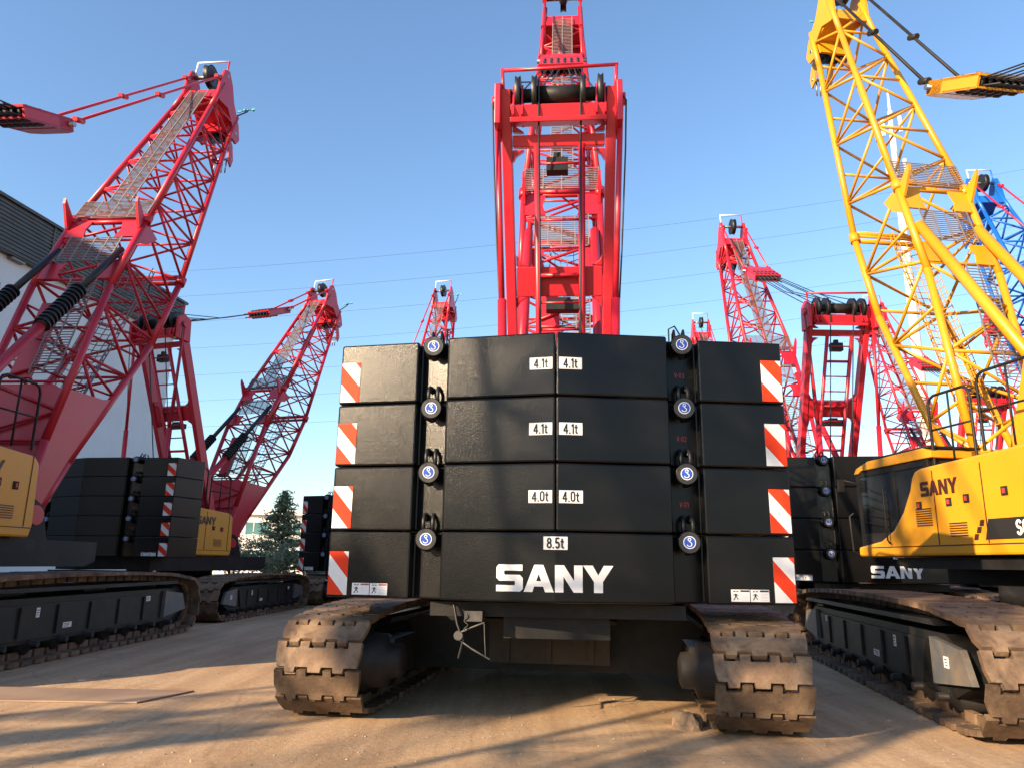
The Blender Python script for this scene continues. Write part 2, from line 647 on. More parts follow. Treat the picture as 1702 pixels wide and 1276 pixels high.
def undertray_mesh():
    mb = MB()
    mb.bb((-.72, -1.85, .40), (.72, -1.36, .86), 0)
    mb.bb((-.80, -1.88, .86), (.80, -1.36, .90), 0)
    for x in (-.5, 0, .5):
        mb.bb((x - .03, -1.90, .42), (x + .03, -1.85, .84), 0)
    return mb.mesh('undercarriage_weight', [UNDER])


def platform_mesh(deep):
    mb = MB()
    mb.bb((-.8, -2.9, 1.2), (.8, 1.5, 1.56), 0)
    for sx in (-1, 1):
        zl = 1.17 if deep else 1.40
        mb.prism([(-2.9, zl), (1.35, zl), (1.6, zl + .08), (1.6, 1.555), (-2.9, 1.555)], sx * .8, sx * 1.52, lambda y, z, t: (t, y, z), 0)
    mb.bb((-1.3, -3.3, 1.02), (1.3, -2.4, 1.16), 0)
    mb.bb((-.55, -3.15, .80), (.55, -2.3, 1.02), 0)
    # boom foot brackets
    for sx in (-1, 1):
        for o in (-.1, .1):
            x = sx * .72 + o
            mb.prism([(.45, 1.55), (1.3, 1.55), (1.1, 2.1), (.9, 2.2), (.7, 2.1)], x - .03, x + .03, lambda y, z, t: (t, y, z), 0)
    # winch drums between the housings
    mb.bar((-.7, -.7, 1.95), (.7, -.7, 1.95), .30, 18, 1)
    mb.bar((-.7, -1.7, 1.95), (.7, -1.7, 1.95), .30, 18, 1)
    return mb.mesh('slewing_platform', [DARK, ROPE])


def hoses_mesh():
    """loose hoses and a step bracket hanging under the tail"""
    mb = MB()
    mb.tube([(-1.05, -3.35, 1.15), (-1.0, -3.4, .95), (-.93, -3.42, .80), (-.98, -3.38, .62)], .014, 6, 0)
    mb.tube([(-.98, -3.4, .86), (-.85, -3.45, .92), (-.72, -3.44, .97)], .010, 6, 1)
    mb.tube([(-.98, -3.4, .80), (-.84, -3.45, .72), (-.66, -3.42, .62)], .010, 6, 1)
    mb.tube([(-.72, -3.44, .97), (-.71, -3.45, .8), (-.70, -3.44, .66)], .006, 6, 1)
    mb.bb((-.92, -3.46, .98), (-.74, -3.36, 1.08), 1)
    mb.lathe([(.045, -.05), (.05, .05)], (-.98, -3.4, .84), (0, 1, 0), 12, 1)
    for k in range(14):
        a = k * .9
        mb.bar((-.90 + .02 * math.sin(a), -3.47, 1.05 - k * .012), (-.90 + .02 * math.sin(a + .9), -3.47, 1.038 - k * .012), .006, 5, 1)
    return mb.mesh('hydraulic_hoses', [RUBBER, OLDSTEEL])


HOUSE_TOP = 2.92


def housing_prof(side):
    if side < 0:        # cab side: front edge sweeps down under the cab
        return [(-3.2, 1.57)] + [(y + .8, z) for y, z in ((1.55, 1.57), (1.55, 1.72), (.95, 1.80), (.62, 1.95), (.36, 2.20), (.16, 2.50), (.10, 2.66), (.02, 2.75), (-.1, 2.78))] + [(-3.2, HOUSE_TOP)]
    return [(-3.2, 1.57), (-.2, 1.57), (-.15, 1.75), (-.2, 2.62), (-.32, 2.72), (-3.2, HOUSE_TOP)]


def housing_mesh(side, colmat):
    mb = MB()
    p = housing_prof(side)
    x0, x1 = side * .80, side * 1.66
    mb.prism(p, x0, x1, lambda y, z, t: (t, y, z), 0)
    return mb.mesh('engine_housing', [colmat])


def housing_trim_mesh(side):
    """seams, louvres, latches"""
    mb = MB()
    x = side * 1.661
    xo = side * 1.668
    mb.bb((x, -3.19, 1.70), (xo, 1.2 if side < 0 else -.2, 1.712), 0)
    for y in (-2.35, -1.25, -.35):
        mb.bb((x, y - .006, 1.72), (xo, y + .006, 2.72), 0)
    for y, z in ((-.62, 2.27), (-.95, 2.29), (-1.60, 2.33), (-2.6, 2.42), (-.02, 2.26)):
        if side > 0 and y > -.3:
            continue
        mb.bb((x, y - .05, z - .055), (side * 1.672, y + .05, z + .055), 1)
        mb.bb((side * 1.672, y - .018, z - .03), (side * 1.684, y + .018, z + .03), 2)
    for y0, z0, n in ((-.75, 1.82, 6), (-.10, 1.98, 8), (-2.2, 1.85, 10)):
        if side > 0 and y0 > -.3:
            continue
        for k in range(n):
            mb.bb((x, y0 - .16, z0 + k * .032), (side * 1.674, y0 + .16, z0 + k * .032 + .012), 0)
    return mb.mesh('housing_trim', [BROWNINK, INK, REDINK])


def banner_mesh(side):
    mb = MB()
    x = side * 1.6615
    fn = lambda a, b, t: (side * (1.6615 + t), a * side, b)
    # on the cab side reading runs towards the tail (-Y)
    mb.prism([(1.20, 1.76), (3.15, 1.76), (3.15, 2.01), (1.28, 2.01)], 0, .004, lambda a, b, t: (side * (1.6615 + t), -a, b), 0)
    for a, b in ((1.00, 1.76), (1.06, 1.845), (1.12, 1.93)):
        mb.prism([(a, b), (a + .07, b), (a + .095, b + .075), (a + .025, b + .075)], 0, .004, lambda u, v, t: (side * (1.6615 + t), -u, v), 2)
    text(mb, 'SCC1000A', .18, lambda a, b, t: (side * (1.6615 + t), -2.10 - a, 1.885 + b), .006, 1, .17, 1.0)
    return mb.mesh('model_banner', [INK, WHITE, BROWNINK])


def side_logo_mesh(h, w, y, z, side, x, m):
    mb = MB()
    sg = 1 if side > 0 else -1
    logo(mb, h, w, lambda a, b, t: (side * (x + t), y + sg * a, z + b), .004)
    return mb.mesh('lettering', [m])


def cab_mesh(colmat):
    """shell: roof, floor, pillars"""
    mb = MB()
    X0, X1 = -1.64, -.82
    # roof with rounded front
    mb.prism([(-.38, 2.90), (-.38, 2.99), (-.2, 3.05), (1.1, 3.03), (1.42, 2.95), (1.50, 2.86), (1.38, 2.86), (1.3, 2.90)], X0 - .03, X1 + .03, lambda y, z, t: (t, y, z), 0)
    mb.bb((X0, -.3, 3.04), (X1, 1.0, 3.075), 1)
    # floor and back
    mb.bb((X0 + .02, -.3, 1.60), (X1 - .02, 1.44, 1.70), 1)
    mb.bb((X0 + .05, -.32, 1.70), (X1, -.26, 2.90), 1)
    for x in (X0, X1 - .06):
        mb.prism([(1.38, 1.70), (1.46, 1.70), (1.50, 2.88), (1.42, 2.88)], x, x + .06, lambda y, z, t: (t, y, z), 1)
        mb.bb((x, .52, 1.70), (x + .06, .60, 2.90), 1)
        mb.bb((x, -.26, 1.70), (x + .06, -.16, 2.90), 1)
        mb.bb((x, -.2, 2.80), (x + .06, 1.45, 2.90), 1)
        mb.bb((x, .6, 1.70), (x + .06, 1.42, 1.92), 1)
    mb.bb((X0, 1.42, 1.70), (X1, 1.47, 1.95), 1)
    # seat and console inside
    mb.bb((-1.42, .1, 1.70), (-1.02, .55, 2.1), 1)
    mb.bb((-1.42, .05, 2.1), (-1.02, .18, 2.75), 1)
    mb.bb((-1.5, 1.1, 1.7), (-.95, 1.35, 2.2), 1)
    return mb.mesh('cab', [colmat, DARK])


def cab_glass_mesh():
    mb = MB()
    for x in (-1.625, -.845):
        mb.bb((x, .60, 1.92), (x + .012, 1.42, 2.80))
        mb.bb((x, -.16, 1.70), (x + .012, .52, 2.80))
    mb.prism([(1.445, 1.95), (1.455, 1.95), (1.49, 2.87), (1.48, 2.87)], -1.58, -.88, lambda y, z, t: (t, y, z))
    return mb.mesh('cab_window', [GLASS])


def cab_rail_mesh():
    mb = MB()
    mb.tube([(-1.70, .66, 1.75), (-1.74, .66, 1.80), (-1.74, .66, 2.55), (-1.70, .66, 2.6)], .013, 6)
    mb.tube([(-1.70, 1.5, 1.6), (-1.76, 1.53, 1.65), (-1.76, 1.56, 2.2), (-1.70, 1.54, 2.25)], .014, 6)
    for k in range(5):      # wiper / guard bars
        mb.bar((-1.655, .68 + k * .03, 2.0 + k * .12), (-1.655, 1.35, 2.1 + k * .14), .006, 4)
    return mb.mesh('cab_rail', [DARK])


def cab_mirror_mesh():
    mb = MB()
    mb.tube([(-1.64, 1.47, 2.72), (-1.76, 1.62, 2.78), (-1.80, 1.64, 2.76)], .012, 6)
    mb.box((-1.82, 1.64, 2.70), (.10, .05, .20))
    return mb.mesh('mirror', [DARK])


def railing_mesh(side):
    """black tube guard rails on top of the housing"""
    mb = MB()
    x = side * 1.60

    def hoop(y0, y1, z0, h):
        r = .12
        p = [(x, y0, z0), (x, y0, z0 + h - r), (x, y0 + math.copysign(r * .3, y1 - y0), z0 + h - r * .3), (x, y0 + math.copysign(r, y1 - y0), z0 + h),
             (x, y1 - math.copysign(r, y1 - y0), z0 + h), (x, y1 - math.copysign(r * .3, y1 - y0), z0 + h - r * .3), (x, y1, z0 + h - r), (x, y1, z0)]
        mb.tube(p, .020, 8)
        mb.bar((x, y0, z0 + h * .5), (x, y1, z0 + h * .5), .015, 6)
        mb.bar((x, (y0 + y1) / 2, z0), (x, (y0 + y1) / 2, z0 + h), .015, 6)
    hoop(-.35, -1.15, 2.80, .95)
    hoop(-1.3, -2.3, 2.86, 1.0)
    hoop(-2.4, -3.15, 2.88, 1.0)
    return mb.mesh('guard_rail', [DARK])


# --- counterweight
def yr(x):
    x = abs(x)
    P = [(0, -3.81), (1.155, -3.62), (1.165, -3.45), (1.49, -3.33), (1.50, -3.47), (2.40, -3.33)]
    for (a, b), (c, d) in zip(P, P[1:]):
        if x <= c:
            return b + (d - b) * (x - a) / (c - a)
    return -3.33


RX = [0, 1.155, 1.165, 1.49, 1.50, 2.40]


def cw_block_mesh(side):
    mb = MB()
    if side == 0:
        poly = [(-x, yr(x)) for x in reversed(RX)] + [(x, yr(x)) for x in RX[1:]] + [(2.4, -2.35), (-2.4, -2.35)]
    else:
        poly = [(side * max(x, .004), yr(x)) for x in RX] + [(side * 2.4, -2.35), (side * .004, -2.35)]
    mb.prism(poly, .006, .674, lambda x, y, t: (x, y, t))
    return mb.mesh('counterweight_block', [BLACK])


def rear(cx, cz, off):
    """maps sticker coordinates (a right, b up, t out) on to the rear profile"""
    def fn(a, b, t):
        x = cx + a
        return (x, yr(x) - off - t, cz + b)
    return fn


def hazard_mesh(side, phase):
    mb = MB()
    w, h = .215, .44
    x0 = side * 2.385 - (w if side > 0 else 0)
    rect = [(0, 0), (w, 0), (w, h), (0, h)]
    z0 = .03
    f0 = lambda a, b, t: (x0 + a, yr(x0 + a) - .002 - t, z0 + b)
    mb.prism(rect, 0, .0025, f0, 0)
    k, bw = 1.12, .205
    for j in range(-3, 6):
        lo = (2 * j + phase) * bw
        p = clip(rect, lambda q: q[1] + k * q[0] - lo)
        if len(p) > 2:
            p = clip(p, lambda q: lo + bw - q[1] - k * q[0])
        if len(p) > 2:
            mb.prism(p, .0025, .0042, f0, 1)
    return mb.mesh('hazard_plate', [WHITE, ORANGE])


def weight_plate_mesh(side, body):
    mb = MB()
    cx = side * .152
    w, h, z = .235, .125, .34
    if side == 0:
        z = .57
        fn = rear(0, z, .002)
        mb.prism([(-w / 2, -h / 2), (0, -h / 2), (0, h / 2), (-w / 2, h / 2)], 0, .003, fn, 0)
        mb.prism([(0, -h / 2), (w / 2, -h / 2), (w / 2, h / 2), (0, h / 2)], 0, .003, fn, 0)
        text(mb, body, .104, lambda a, b, t: (a, yr(a) - .008 - t, z + b), 0.001, 1, .15, .95)
    else:
        fn = rear(cx, z, .002)
        mb.prism([(-w / 2, -h / 2), (w / 2, -h / 2), (w / 2, h / 2), (-w / 2, h / 2)], 0, .003, fn, 0)
        text(mb, body, .104, fn, .005, 1, .15, .95)
    return mb.mesh('weight_plate', [WHITE, INK])


def bollard_mesh(side):
    mb = MB()
    cx, cz = side * 1.325, .60
    c = (cx, -3.37, cz)
    mb.lathe([(.125, .0), (.125, .03), (.085, .035), (.085, .14), (.108, .145), (.112, .155), (.112, .178), (.106, .1855)], c, (0, -1, 0), 28, 0)
    mb.lathe([(.104, .1857), (.103, .1865)], c, (0, -1, 0), 28, 3)
    y = -3.37 - .1875
    f = lambda a, b, t: (cx + a, y - t, cz + b)
    mb.prism([(.062 * math.cos(2 * math.pi * i / 28), .062 * math.sin(2 * math.pi * i / 28)) for i in range(28)], 0, .001, f, 2)
    mb.prism([(.055 * math.cos(2 * math.pi * i / 28), .055 * math.sin(2 * math.pi * i / 28)) for i in range(28)], .001, .002, f, 1)
    ring = [f(.014 * math.cos(2 * math.pi * i / 12), .028 + .014 * math.sin(2 * math.pi * i / 12), .003) for i in range(12)]
    mb.tube(ring, .0045, 5, 2, True)
    hook = [(.0, .016), (.002, .006)] + [(-.002 + .024 * math.cos(R(a)), -.018 + .021 * math.sin(R(a))) for a in range(70, -175, -22)]
    mb.tube([f(a, b, .003) for a, b in hook], .0048, 5, 2)
    return mb.mesh('lifting_bollard', [BLACK, BLUESTK, WHITE, LUGFACE])


def sling_mesh(side, top):
    mb = MB()
    cx = side * 1.325
    if top:
        for dx in (-.05, .05):
            x = cx + dx * side
            mb.tube([(x, -3.2, .67), (x, -3.24, .80), (x, -3.34, .82), (x, -3.40, .70)], .014, 6)
        mb.tube([(cx - side * .10, -3.30, .67), (cx - side * .10, -3.30, .85), (cx - side * .04, -3.34, .87), (cx, -3.4, .76)], .009, 6)
    else:
        for dx in (-.04, .045):
            x = cx + dx
            pts = []
            for k in range(9):
                a = math.pi * k / 8
                pts.append((x + dx * .15 * math.sin(a), -3.37 - .11 * math.sin(a) ** .8, .08 + .10 * math.cos(a)))
            mb.tube(pts, .021, 7)
            mb.bar((x, -3.37, .18), (x, -3.41, .12), .02, 6)
    return mb.mesh('sling_loop', [RUBBER])


def groove_text_mesh(body):
    mb = MB()
    text(mb, body, .055, lambda a, b, t: (1.31 + a, yr(1.31 + a) - .003 - t, .30 + b), 0, 0, .10, 1.0)
    return mb.mesh('stencil', [REDINK])


def warn_mesh(side):
    mb = MB()
    cx = side * 1.92
    fn = rear(cx, .095, .002)
    for sx in (-1, 1):
        a0 = sx * .098
        mb.prism([(a0 - .094, -.058), (a0 + .094, -.058), (a0 + .094, .058), (a0 - .094, .058)], 0, .002, fn, 0)
        # heading bar, pictogram, lines of small print
        mb.prism([(a0 + .0, .036), (a0 + .09, .036), (a0 + .09, .052), (a0, .052)], .002, .003, fn, 2 if side < 0 else 1)
        for k in range(5):
            mb.prism([(a0 + .005, -.045 + k * .015), (a0 + .085 - (k % 2) * .02, -.045 + k * .015), (a0 + .085 - (k % 2) * .02, -.041 + k * .015), (a0 + .005, -.041 + k * .015)], .002, .003, fn, 3)
        q = a0 - .05
        mb.prism([(q - .02, .035), (q + .0, .035), (q + .0, .045), (q - .02, .045)], .002, .003, fn, 1)
        mb.prism([(q + .01, .035), (q + .03, .035), (q + .03, .045), (q + .01, .045)], .002, .003, fn, 1)
        mb.prism([(q - .004, .018), (q + .010, .018), (q + .012, -.012), (q - .006, -.012)], .002, .003, fn, 1)
        mb.prism([(q - .006, -.012), (q + .004, -.012), (q - .016, -.045), (q - .024, -.042)], .002, .003, fn, 1)
        mb.prism([(q + .004, -.012), (q + .012, -.012), (q + .028, -.034), (q + .022, -.04)], .002, .003, fn, 1)
        mb.prism([(q + .012, .016), (q + .03, -.002), (q + .026, -.006), (q + .01, .008)], .002, .003, fn, 1)
        mb.prism([(q - .004, .016), (q - .024, .004), (q - .022, 0), (q - .004, .008)], .002, .003, fn, 1)
    return mb.mesh('warning_label', [WHITE, INK, REDINK, PALETXT])


def base_logo_mesh():
    mb = MB()
    logo(mb, .255, 1.14, lambda a, b, t: (a - .01, yr(a - .01) - .003 - t, .235 + b), .004)
    return mb.mesh('lettering', [WHITE])


# --- gantry (A-frame mast over the tail)
GT = Vector((0, -2.0, 8.0))


def leg_pt(s, x=0.75):
    return Vector((x, 0.4 - 2.4 * s, 1.9 + 5.95 * s))


def gantry_leg_mesh(sx, colm):
    mb = MB()
    mb.beam(leg_pt(0, sx * .64), leg_pt(1.02, sx * .735), .14, .26, (0, -1, 0.4))
    # gussets at the two cross beams
    d = (leg_pt(1) - leg_pt(0)).normalized()
    for s, h in ((.607, .22), (.911, .12)):
        for e in (-1, 1):
            p = leg_pt(s)
            q = p + d * (h * e)
            g = p + d * ((h + .16) * e)
            xi = sx * (.64 + .095 * s - .085)
            n = Vector((0, -.93, -.37))
            vs = [Vector((xi, q.y, q.z)), Vector((xi - sx * .16, q.y, q.z)), Vector((xi - sx * .04, (q.y + g.y) / 2, (q.z + g.z) / 2)), Vector((xi, g.y, g.z))]
            mb.add([v + n * .10 for v in vs] + [v - n * .10 for v in vs],
                   [(0, 1, 2, 3), (7, 6, 5, 4), (0, 4, 5, 1), (1, 5, 6, 2), (2, 6, 7, 3), (3, 7, 4, 0)])
    # side plate at the top
    t = leg_pt(1.0)
    mb.prism([(t.y - .24, t.z - .5), (t.y + .26, t.z - .5), (t.y + .22, t.z + .12), (t.y - .05, t.z + .24), (t.y - .26, t.z + .1)], sx * .79, sx * .87, lambda y, z, q: (q, y, z))
    return mb.mesh('gantry_leg', [colm])


def gantry_beam_mesh(colm, k):
    mb = MB()
    d = (leg_pt(1) - leg_pt(0)).normalized()
    p = leg_pt((.607, .911, .975)[k])
    if k == 0:
        mb.beam((-.61, p.y, p.z), (.61, p.y, p.z), .22, .42, d)
    elif k == 1:
        mb.beam((-.64, p.y, p.z), (.64, p.y, p.z), .20, .16, d)
    else:       # top box carrying the sheaves
        mb.beam((-.66, p.y, p.z - .05), (.66, p.y, p.z - .05), .34, .22, d)
        mb.beam((-.66, p.y - .05, p.z - .19), (.66, p.y - .05, p.z - .19), .38, .07, d)
    return mb.mesh('gantry_beam', [colm])


def gantry_axle_mesh():
    mb = MB()
    z = 7.91
    mb.bar((-.85, -2.0, z), (.85, -2.0, z), .095, 16, 0)
    mb.bar((-.30, -2.0, z), (.35, -2.0, z), .13, 16, 0)
    return mb.mesh('sheave_axle', [DARK])


def limit_box_mesh(k):
    mb = MB()
    if k == 0:
        p = leg_pt(.86)
        mb.box((-.02, p.y - .08, p.z - .06), (.30, .16, .20), 0)
        mb.box((-.02, p.y - .08, p.z + .08), (.10, .10, .10), 0)
    else:
        p = leg_pt(.545)
        mb.box((.06, p.y - .1, p.z - .0), (.50, .2, .14), 0)
        mb.box((.06, p.y - .1, p.z + .09), (.2, .14, .06), 0)
    return mb.mesh('limit_switch_box', [DARK])


def gantry_guard_mesh(colm):
    mb = MB()
    mb.bar((-.79, -2.05, 8.29), (.83, -2.05, 8.33), .026, 8)
    mb.bar((-.77, -2.03, 7.95), (-.79, -2.05, 8.32), .024, 8)
    mb.bar((.79, -2.03, 7.95), (.81, -2.05, 8.35), .024, 8)
    for x in (-.62, -.5, .52, .64):
        mb.prism([(-.17, -.35), (.16, -.35), (.18, .05), (.06, .16), (-.08, .16)], x - .012, x + .012, lambda y, z, t: (t, -2.0 + y, 7.87 + z))
    return mb.mesh('sheave_guard', [colm])


def sheave_mesh(r, w):
    mb = MB()
    mb.lathe([(r * .25, -w * .7), (r * .55, -w * .35), (r * .86, -w * .35), (r, -w * .5), (r * .9, 0), (r, w * .5), (r * .86, w * .35), (r * .55, w * .35), (r * .25, w * .7)], (0, 0, 0), (1, 0, 0), 26)
    return mb.mesh('sheave', [RUBBER])


def gantry_ladder_mesh(colm):
    mb = MB()
    n = Vector((0, -.16, -.06))
    for x in (-.30, .32):
        a, b = leg_pt(.05, x) + n, leg_pt(.90, x) + n
        mb.bar(a, b, .045 if x < 0 else .05, 6)
    for k in range(14):
        s = .08 + k * .06
        mb.bar(leg_pt(s, -.30) + n, leg_pt(s, .32) + n, .018 if k % 3 else .035, 6)
    return mb.mesh('gantry_ladder', [colm])


def gantry_rod_mesh(sx, colm):
    mb = MB()
    mb.bar((sx * .86, -2.02, 7.8), (sx * .74, -2.0, 4.9), .040, 8, 0)
    mb.bar((sx * .74, -2.0, 4.9), (sx * .66, -1.95, 1.8), .060, 8, 0)
    mb.lathe([(.09, -.06), (.09, .06)], (sx * .86, -2.02, 7.8), (1, 0, 0), 12, 0)
    return mb.mesh('gantry_stay', [colm])


def hoist_rope_mesh():
    mb = MB()
    for x, y in ((-.27, -2.22), (.31, -2.22)):
        mb.bar((x, y, 8.05), (x * .9, -.95, 2.0), .014, 6)
    for x in (-.95, .97):
        mb.tube([(x * .88, -2.1, 7.85), (x * .95, -2.15, 7.7), (x * .93, -2.1, 7.0), (x * .86, -2.0, 5.6), (x * .76, -1.9, 4.0)], .012, 5)
    return mb.mesh('hoist_rope', [ROPE])


# --- boom
W_ = [(0, 1.42), (1.2, 1.42), (4.6, 1.46), (6.6, 1.46), (11.7, .90), (13.0, .82)]
B_ = [(0, -.13), (1.2, -.40), (4.6, -.80), (6.6, -.80), (11.7, -.50), (13.0, -.45)]
F_ = [(0, .13), (1.2, .24), (4.6, .80), (6.6, .80), (11.7, .50), (13.0, .45)]


def lerp(T, z):
    for (a, b), (c, d) in zip(T, T[1:]):
        if z <= c:
            return b + (d - b) * (z - a) / (c - a)
    return T[-1][1]


def corner(z, sx, back):
    return Vector((sx * lerp(W_, z) / 2, lerp(B_ if back else F_, z), z))


def lattice(mb, z0, z1, stations, n, rc, rd):
    for sx in (-1, 1):
        for bk in (0, 1):
            for a, b in zip(stations, stations[1:]):
                mb.bar(corner(a, sx, bk), corner(b, sx, bk), rc, 10)
    zs = [z0 + (z1 - z0) * i / n for i in range(n + 1)]
    for i in range(n):
        a, b = zs[i], zs[i + 1]
        e = 1 if i % 2 else -1
        mb.bar(corner(a, e, 1), corner(b, -e, 1), rd, 6)
        mb.bar(corner(a, -e, 0), corner(b, e, 0), rd, 6)
        for sx in (-1, 1):
            k = (i % 2) if sx > 0 else 1 - (i % 2)
            mb.bar(corner(a, sx, k), corner(b, sx, 1 - k), rd, 6)
        if i % 2 == 0:
            mb.bar(corner(a, -1, 1), corner(a, 1, 1), rd, 6)
            mb.bar(corner(a, -1, 0), corner(a, 1, 0), rd, 6)
        if i % 2 == 1:
            mb.bar(corner(a, 1, 0), corner(a, -1, 1), rd * .8, 6)
            for sx in (-1, 1):
                mb.bar(corner(a, sx, 0), corner(a, sx, 1), rd * .9, 6)


def boom_base_mesh(colm):
    mb = MB()
    lattice(mb, 1.2, 6.55, [0, 1.2, 4.6, 6.6], 6 if colm is YEL else 9, .070 if colm is YEL else .063, .034 if colm is YEL else .029)
    for sx in (-1, 1):       # foot pin bosses and the mid-face stiffener pair
        mb.bar((sx * .86, 0, 0), (sx * .60, 0, 0), .16, 14)
        mb.bar(corner(6.6, sx, 1) - Vector((0, 0, .1)), corner(6.6, sx, 1) + Vector((0, 0, .1)), .10, 10)
        mb.bar(corner(6.6, sx, 0) - Vector((0, 0, .1)), corner(6.6, sx, 0) + Vector((0, 0, .1)), .10, 10)
    mb.bar(corner(6.55, -1, 1), corner(6.55, 1, 1), .05, 8)
    mb.bar(corner(6.55, -1, 0), corner(6.55, 1, 0), .05, 8)
    # boxed middle beams between foot and knee, as on the real base section
    for z0, z1 in ((2.5, 4.2),) if colm is RED else ():
        mb.beam((-.22, lerp(B_, z0) + .05, z0), (-.22, lerp(B_, z1) + .05, z1), .38, .05, (0, 1, 0))
    return mb.mesh('boom_base_section', [colm])


def foot_plate_mesh(colm):
    mb = MB()
    for sx in (-1, 1):
        mb.prism([(-.15, -.15), (.17, -.15), (.30, 1.2), (.52, 2.9), (.30, 2.7), (-.50, 2.25), (-.40, 1.2)] if colm is RED else [(-.15, -.15), (.17, -.15), (.30, 1.1), (-.40, 1.1)], sx * .70, sx * .75, lambda y, z, t: (t, y, z))
    if colm is not RED:
        return mb.mesh('foot_plate', [colm])
    mb.prism([(-.69, .5), (.69, .5), (.69, 2.2), (.45, 2.35), (-.45, 2.35), (-.69, 2.2)], 0, .03, lambda x, z, t: (x, lerp(B_, z) + .02 + t, z))
    mb.prism([(-.69, .5), (.69, .5), (.69, 1.7), (-.69, 1.7)], 0, .03, lambda x, z, t: (x, lerp(F_, z) - .05 + t, z))
    return mb.mesh('foot_plate', [colm])


def knee_plate_mesh(colm, sx, k):
    mb = MB()
    z0, z1 = ((6.02, 6.52), (4.75, 5.2))[k]
    p = [(.72, z0), (.72, z1), (.30, z1), (.36, (z0 + z1) / 2), (.30, z0)]
    mb.prism([(sx * a, b) for a, b in p], 0, .035, lambda x, z, t: (x, lerp(B_, z) - .01 - t, z))
    if k == 0:      # side gusset
        mb.prism([(-.8, 5.9), (-.8, 6.55), (-.35, 6.55), (-.5, 6.2)], sx * .70, sx * .76, lambda y, z, t: (t, y, z))
    return mb.mesh('knee_plate', [colm])


def horn_mesh(sx, colm):
    mb = MB()
    mb.prism([(-.74, 6.2), (-.78, 6.55), (-.94, 6.60), (-1.26, 6.74), (-1.22, 6.62), (-1.0, 6.38), (-.88, 6.26)], sx * .69, sx * .74, lambda y, z, t: (t, y, z))
    return mb.mesh('boom_bracket', [colm])


def walkway_mesh(z0, z1, x0, x1, step, slope=True):
    mb = MB()
    n = int((z1 - z0) / step)
    for i in range(n):
        z = z0 + i * step
        y = lerp(B_, z) - .085
        mb.bar((x0, y, z), (x1, y, z), .010, 4)
    for x in (x0, (x0 + x1) / 2, x1):
        mb.bar((x, lerp(B_, z0) - .085, z0), (x, lerp(B_, z1) - .085, z1), .014, 4)
    return mb.mesh('walkway', [GRATE])


def platform_grate_mesh():
    mb = MB()
    for z0, z1, w in ((6.62, 7.25, .72), (5.25, 5.98, .5)):
        z = z0
        while z < z1:
            y = lerp(B_, z) - .07
            mb.bar((-w, y, z), (w, y, z), .010, 4)
            z += .05
        for x in (-w, -w / 2, 0, w / 2, w):
            mb.bar((x, lerp(B_, z0) - .07, z0), (x, lerp(B_, z1) - .07, z1), .014, 4)
    return mb.mesh('knee_platform', [GRATE])


def cage_mesh(colm):
    """wire safety cage along the front of the base section"""
    mb = MB()
    for k in range(9):
        a = math.pi * (k / 8)
        x, y = .35 * math.cos(a) + .1, .25 + .32 * math.sin(a)
        mb.bar((x, y * .5, 2.0), (x, y, 6.4), .009, 4)
    z = 2.0
    while z < 6.4:
        f = .5 + .5 * (z - 2.0) / 4.4
        pts = [(.35 * math.cos(math.pi * k / 8) + .1, (.25 + .32 * math.sin(math.pi * k / 8)) * f, z) for k in range(9)]
        for a, b in zip(pts, pts[1:]):
            mb.bar(a, b, .009, 4)
        z += .16
    return mb.mesh('rope_guard_cage', [colm])


def boom_top_mesh(colm):
    mb = MB()
    lattice(mb, 6.68, 12.55, [6.68, 11.7, 12.9], 7 if colm is YEL else 10, .066 if colm is YEL else .058, .032 if colm is YEL else (.034 if colm is BLUE else .027))
    mb.bar(corner(6.75, -1, 1), corner(6.75, 1, 1), .045, 8)
    mb.bar(corner(6.75, -1, 0), corner(6.75, 1, 0), .045, 8)
    return mb.mesh('boom_top_section', [colm])


def head_plate_mesh(sx, colm):
    mb = MB()
    mb.prism([(-.52, 12.3), (-.62, 12.75), (-.66, 13.25), (-.50, 13.45), (-.20, 13.30), (.10, 13.0), (.60, 12.75), (.85, 12.45), (.80, 12.2), (.50, 12.1), (.45, 12.4), (.0, 12.55), (-.35, 12.3)],
             sx * .40, sx * .45, lambda y, z, t: (t, y, z))
    return mb.mesh('head_plate', [colm])


def head_beam_mesh(colm):
    mb = MB()
    mb.bb((-.40, -.46, 12.50), (.40, .38, 12.56), 0)
    mb.bb((-.39, .36, 12.1), (.39, .41, 12.9), 0)
    mb.bb((-.38, -.50, 12.2), (.38, -.455, 12.53), 0)
    return mb.mesh('head_frame', [colm])


def head_pin_mesh(y, z):
    mb = MB()
    mb.bar((-.46, y, z), (.46, y, z), .05, 10)
    return mb.mesh('sheave_pin', [STEEL])


def head_guard_mesh(colm):
    """white tube frame over the top sheave"""
    mb = MB()
    for x in (-.40, .40):
        mb.bar((x, -.50, 13.3), (x, -.62, 13.75), .022, 6, 1 if x < 0 else 0)
    mb.bar((-.40, -.62, 13.75), (.40, -.62, 13.75), .022, 6, 1)
    return mb.mesh('sheave_guard', [colm, WHITE])


def nose_mesh(colm):
    """auxiliary sheave bracket on the front of the head"""
    mb = MB()
    for x in (-.22, .22):
        mb.prism([(.60, 12.5), (.98, 12.42), (1.22, 12.12), (1.25, 11.85), (1.05, 11.9), (.90, 12.15), (.62, 12.22)], x - .02, x + .02, lambda y, z, t: (t, y, z))
    mb.bar((-.26, 1.12, 12.02), (.26, 1.12, 12.02), .03, 8, 1)
    for k in range(4):
        mb.bar((-.15 + k * .1, 1.10, 12.02), (-.15 + k * .1, 1.25, 11.6), .018, 5, 1)
    return mb.mesh('auxiliary_nose', [colm, STEEL])


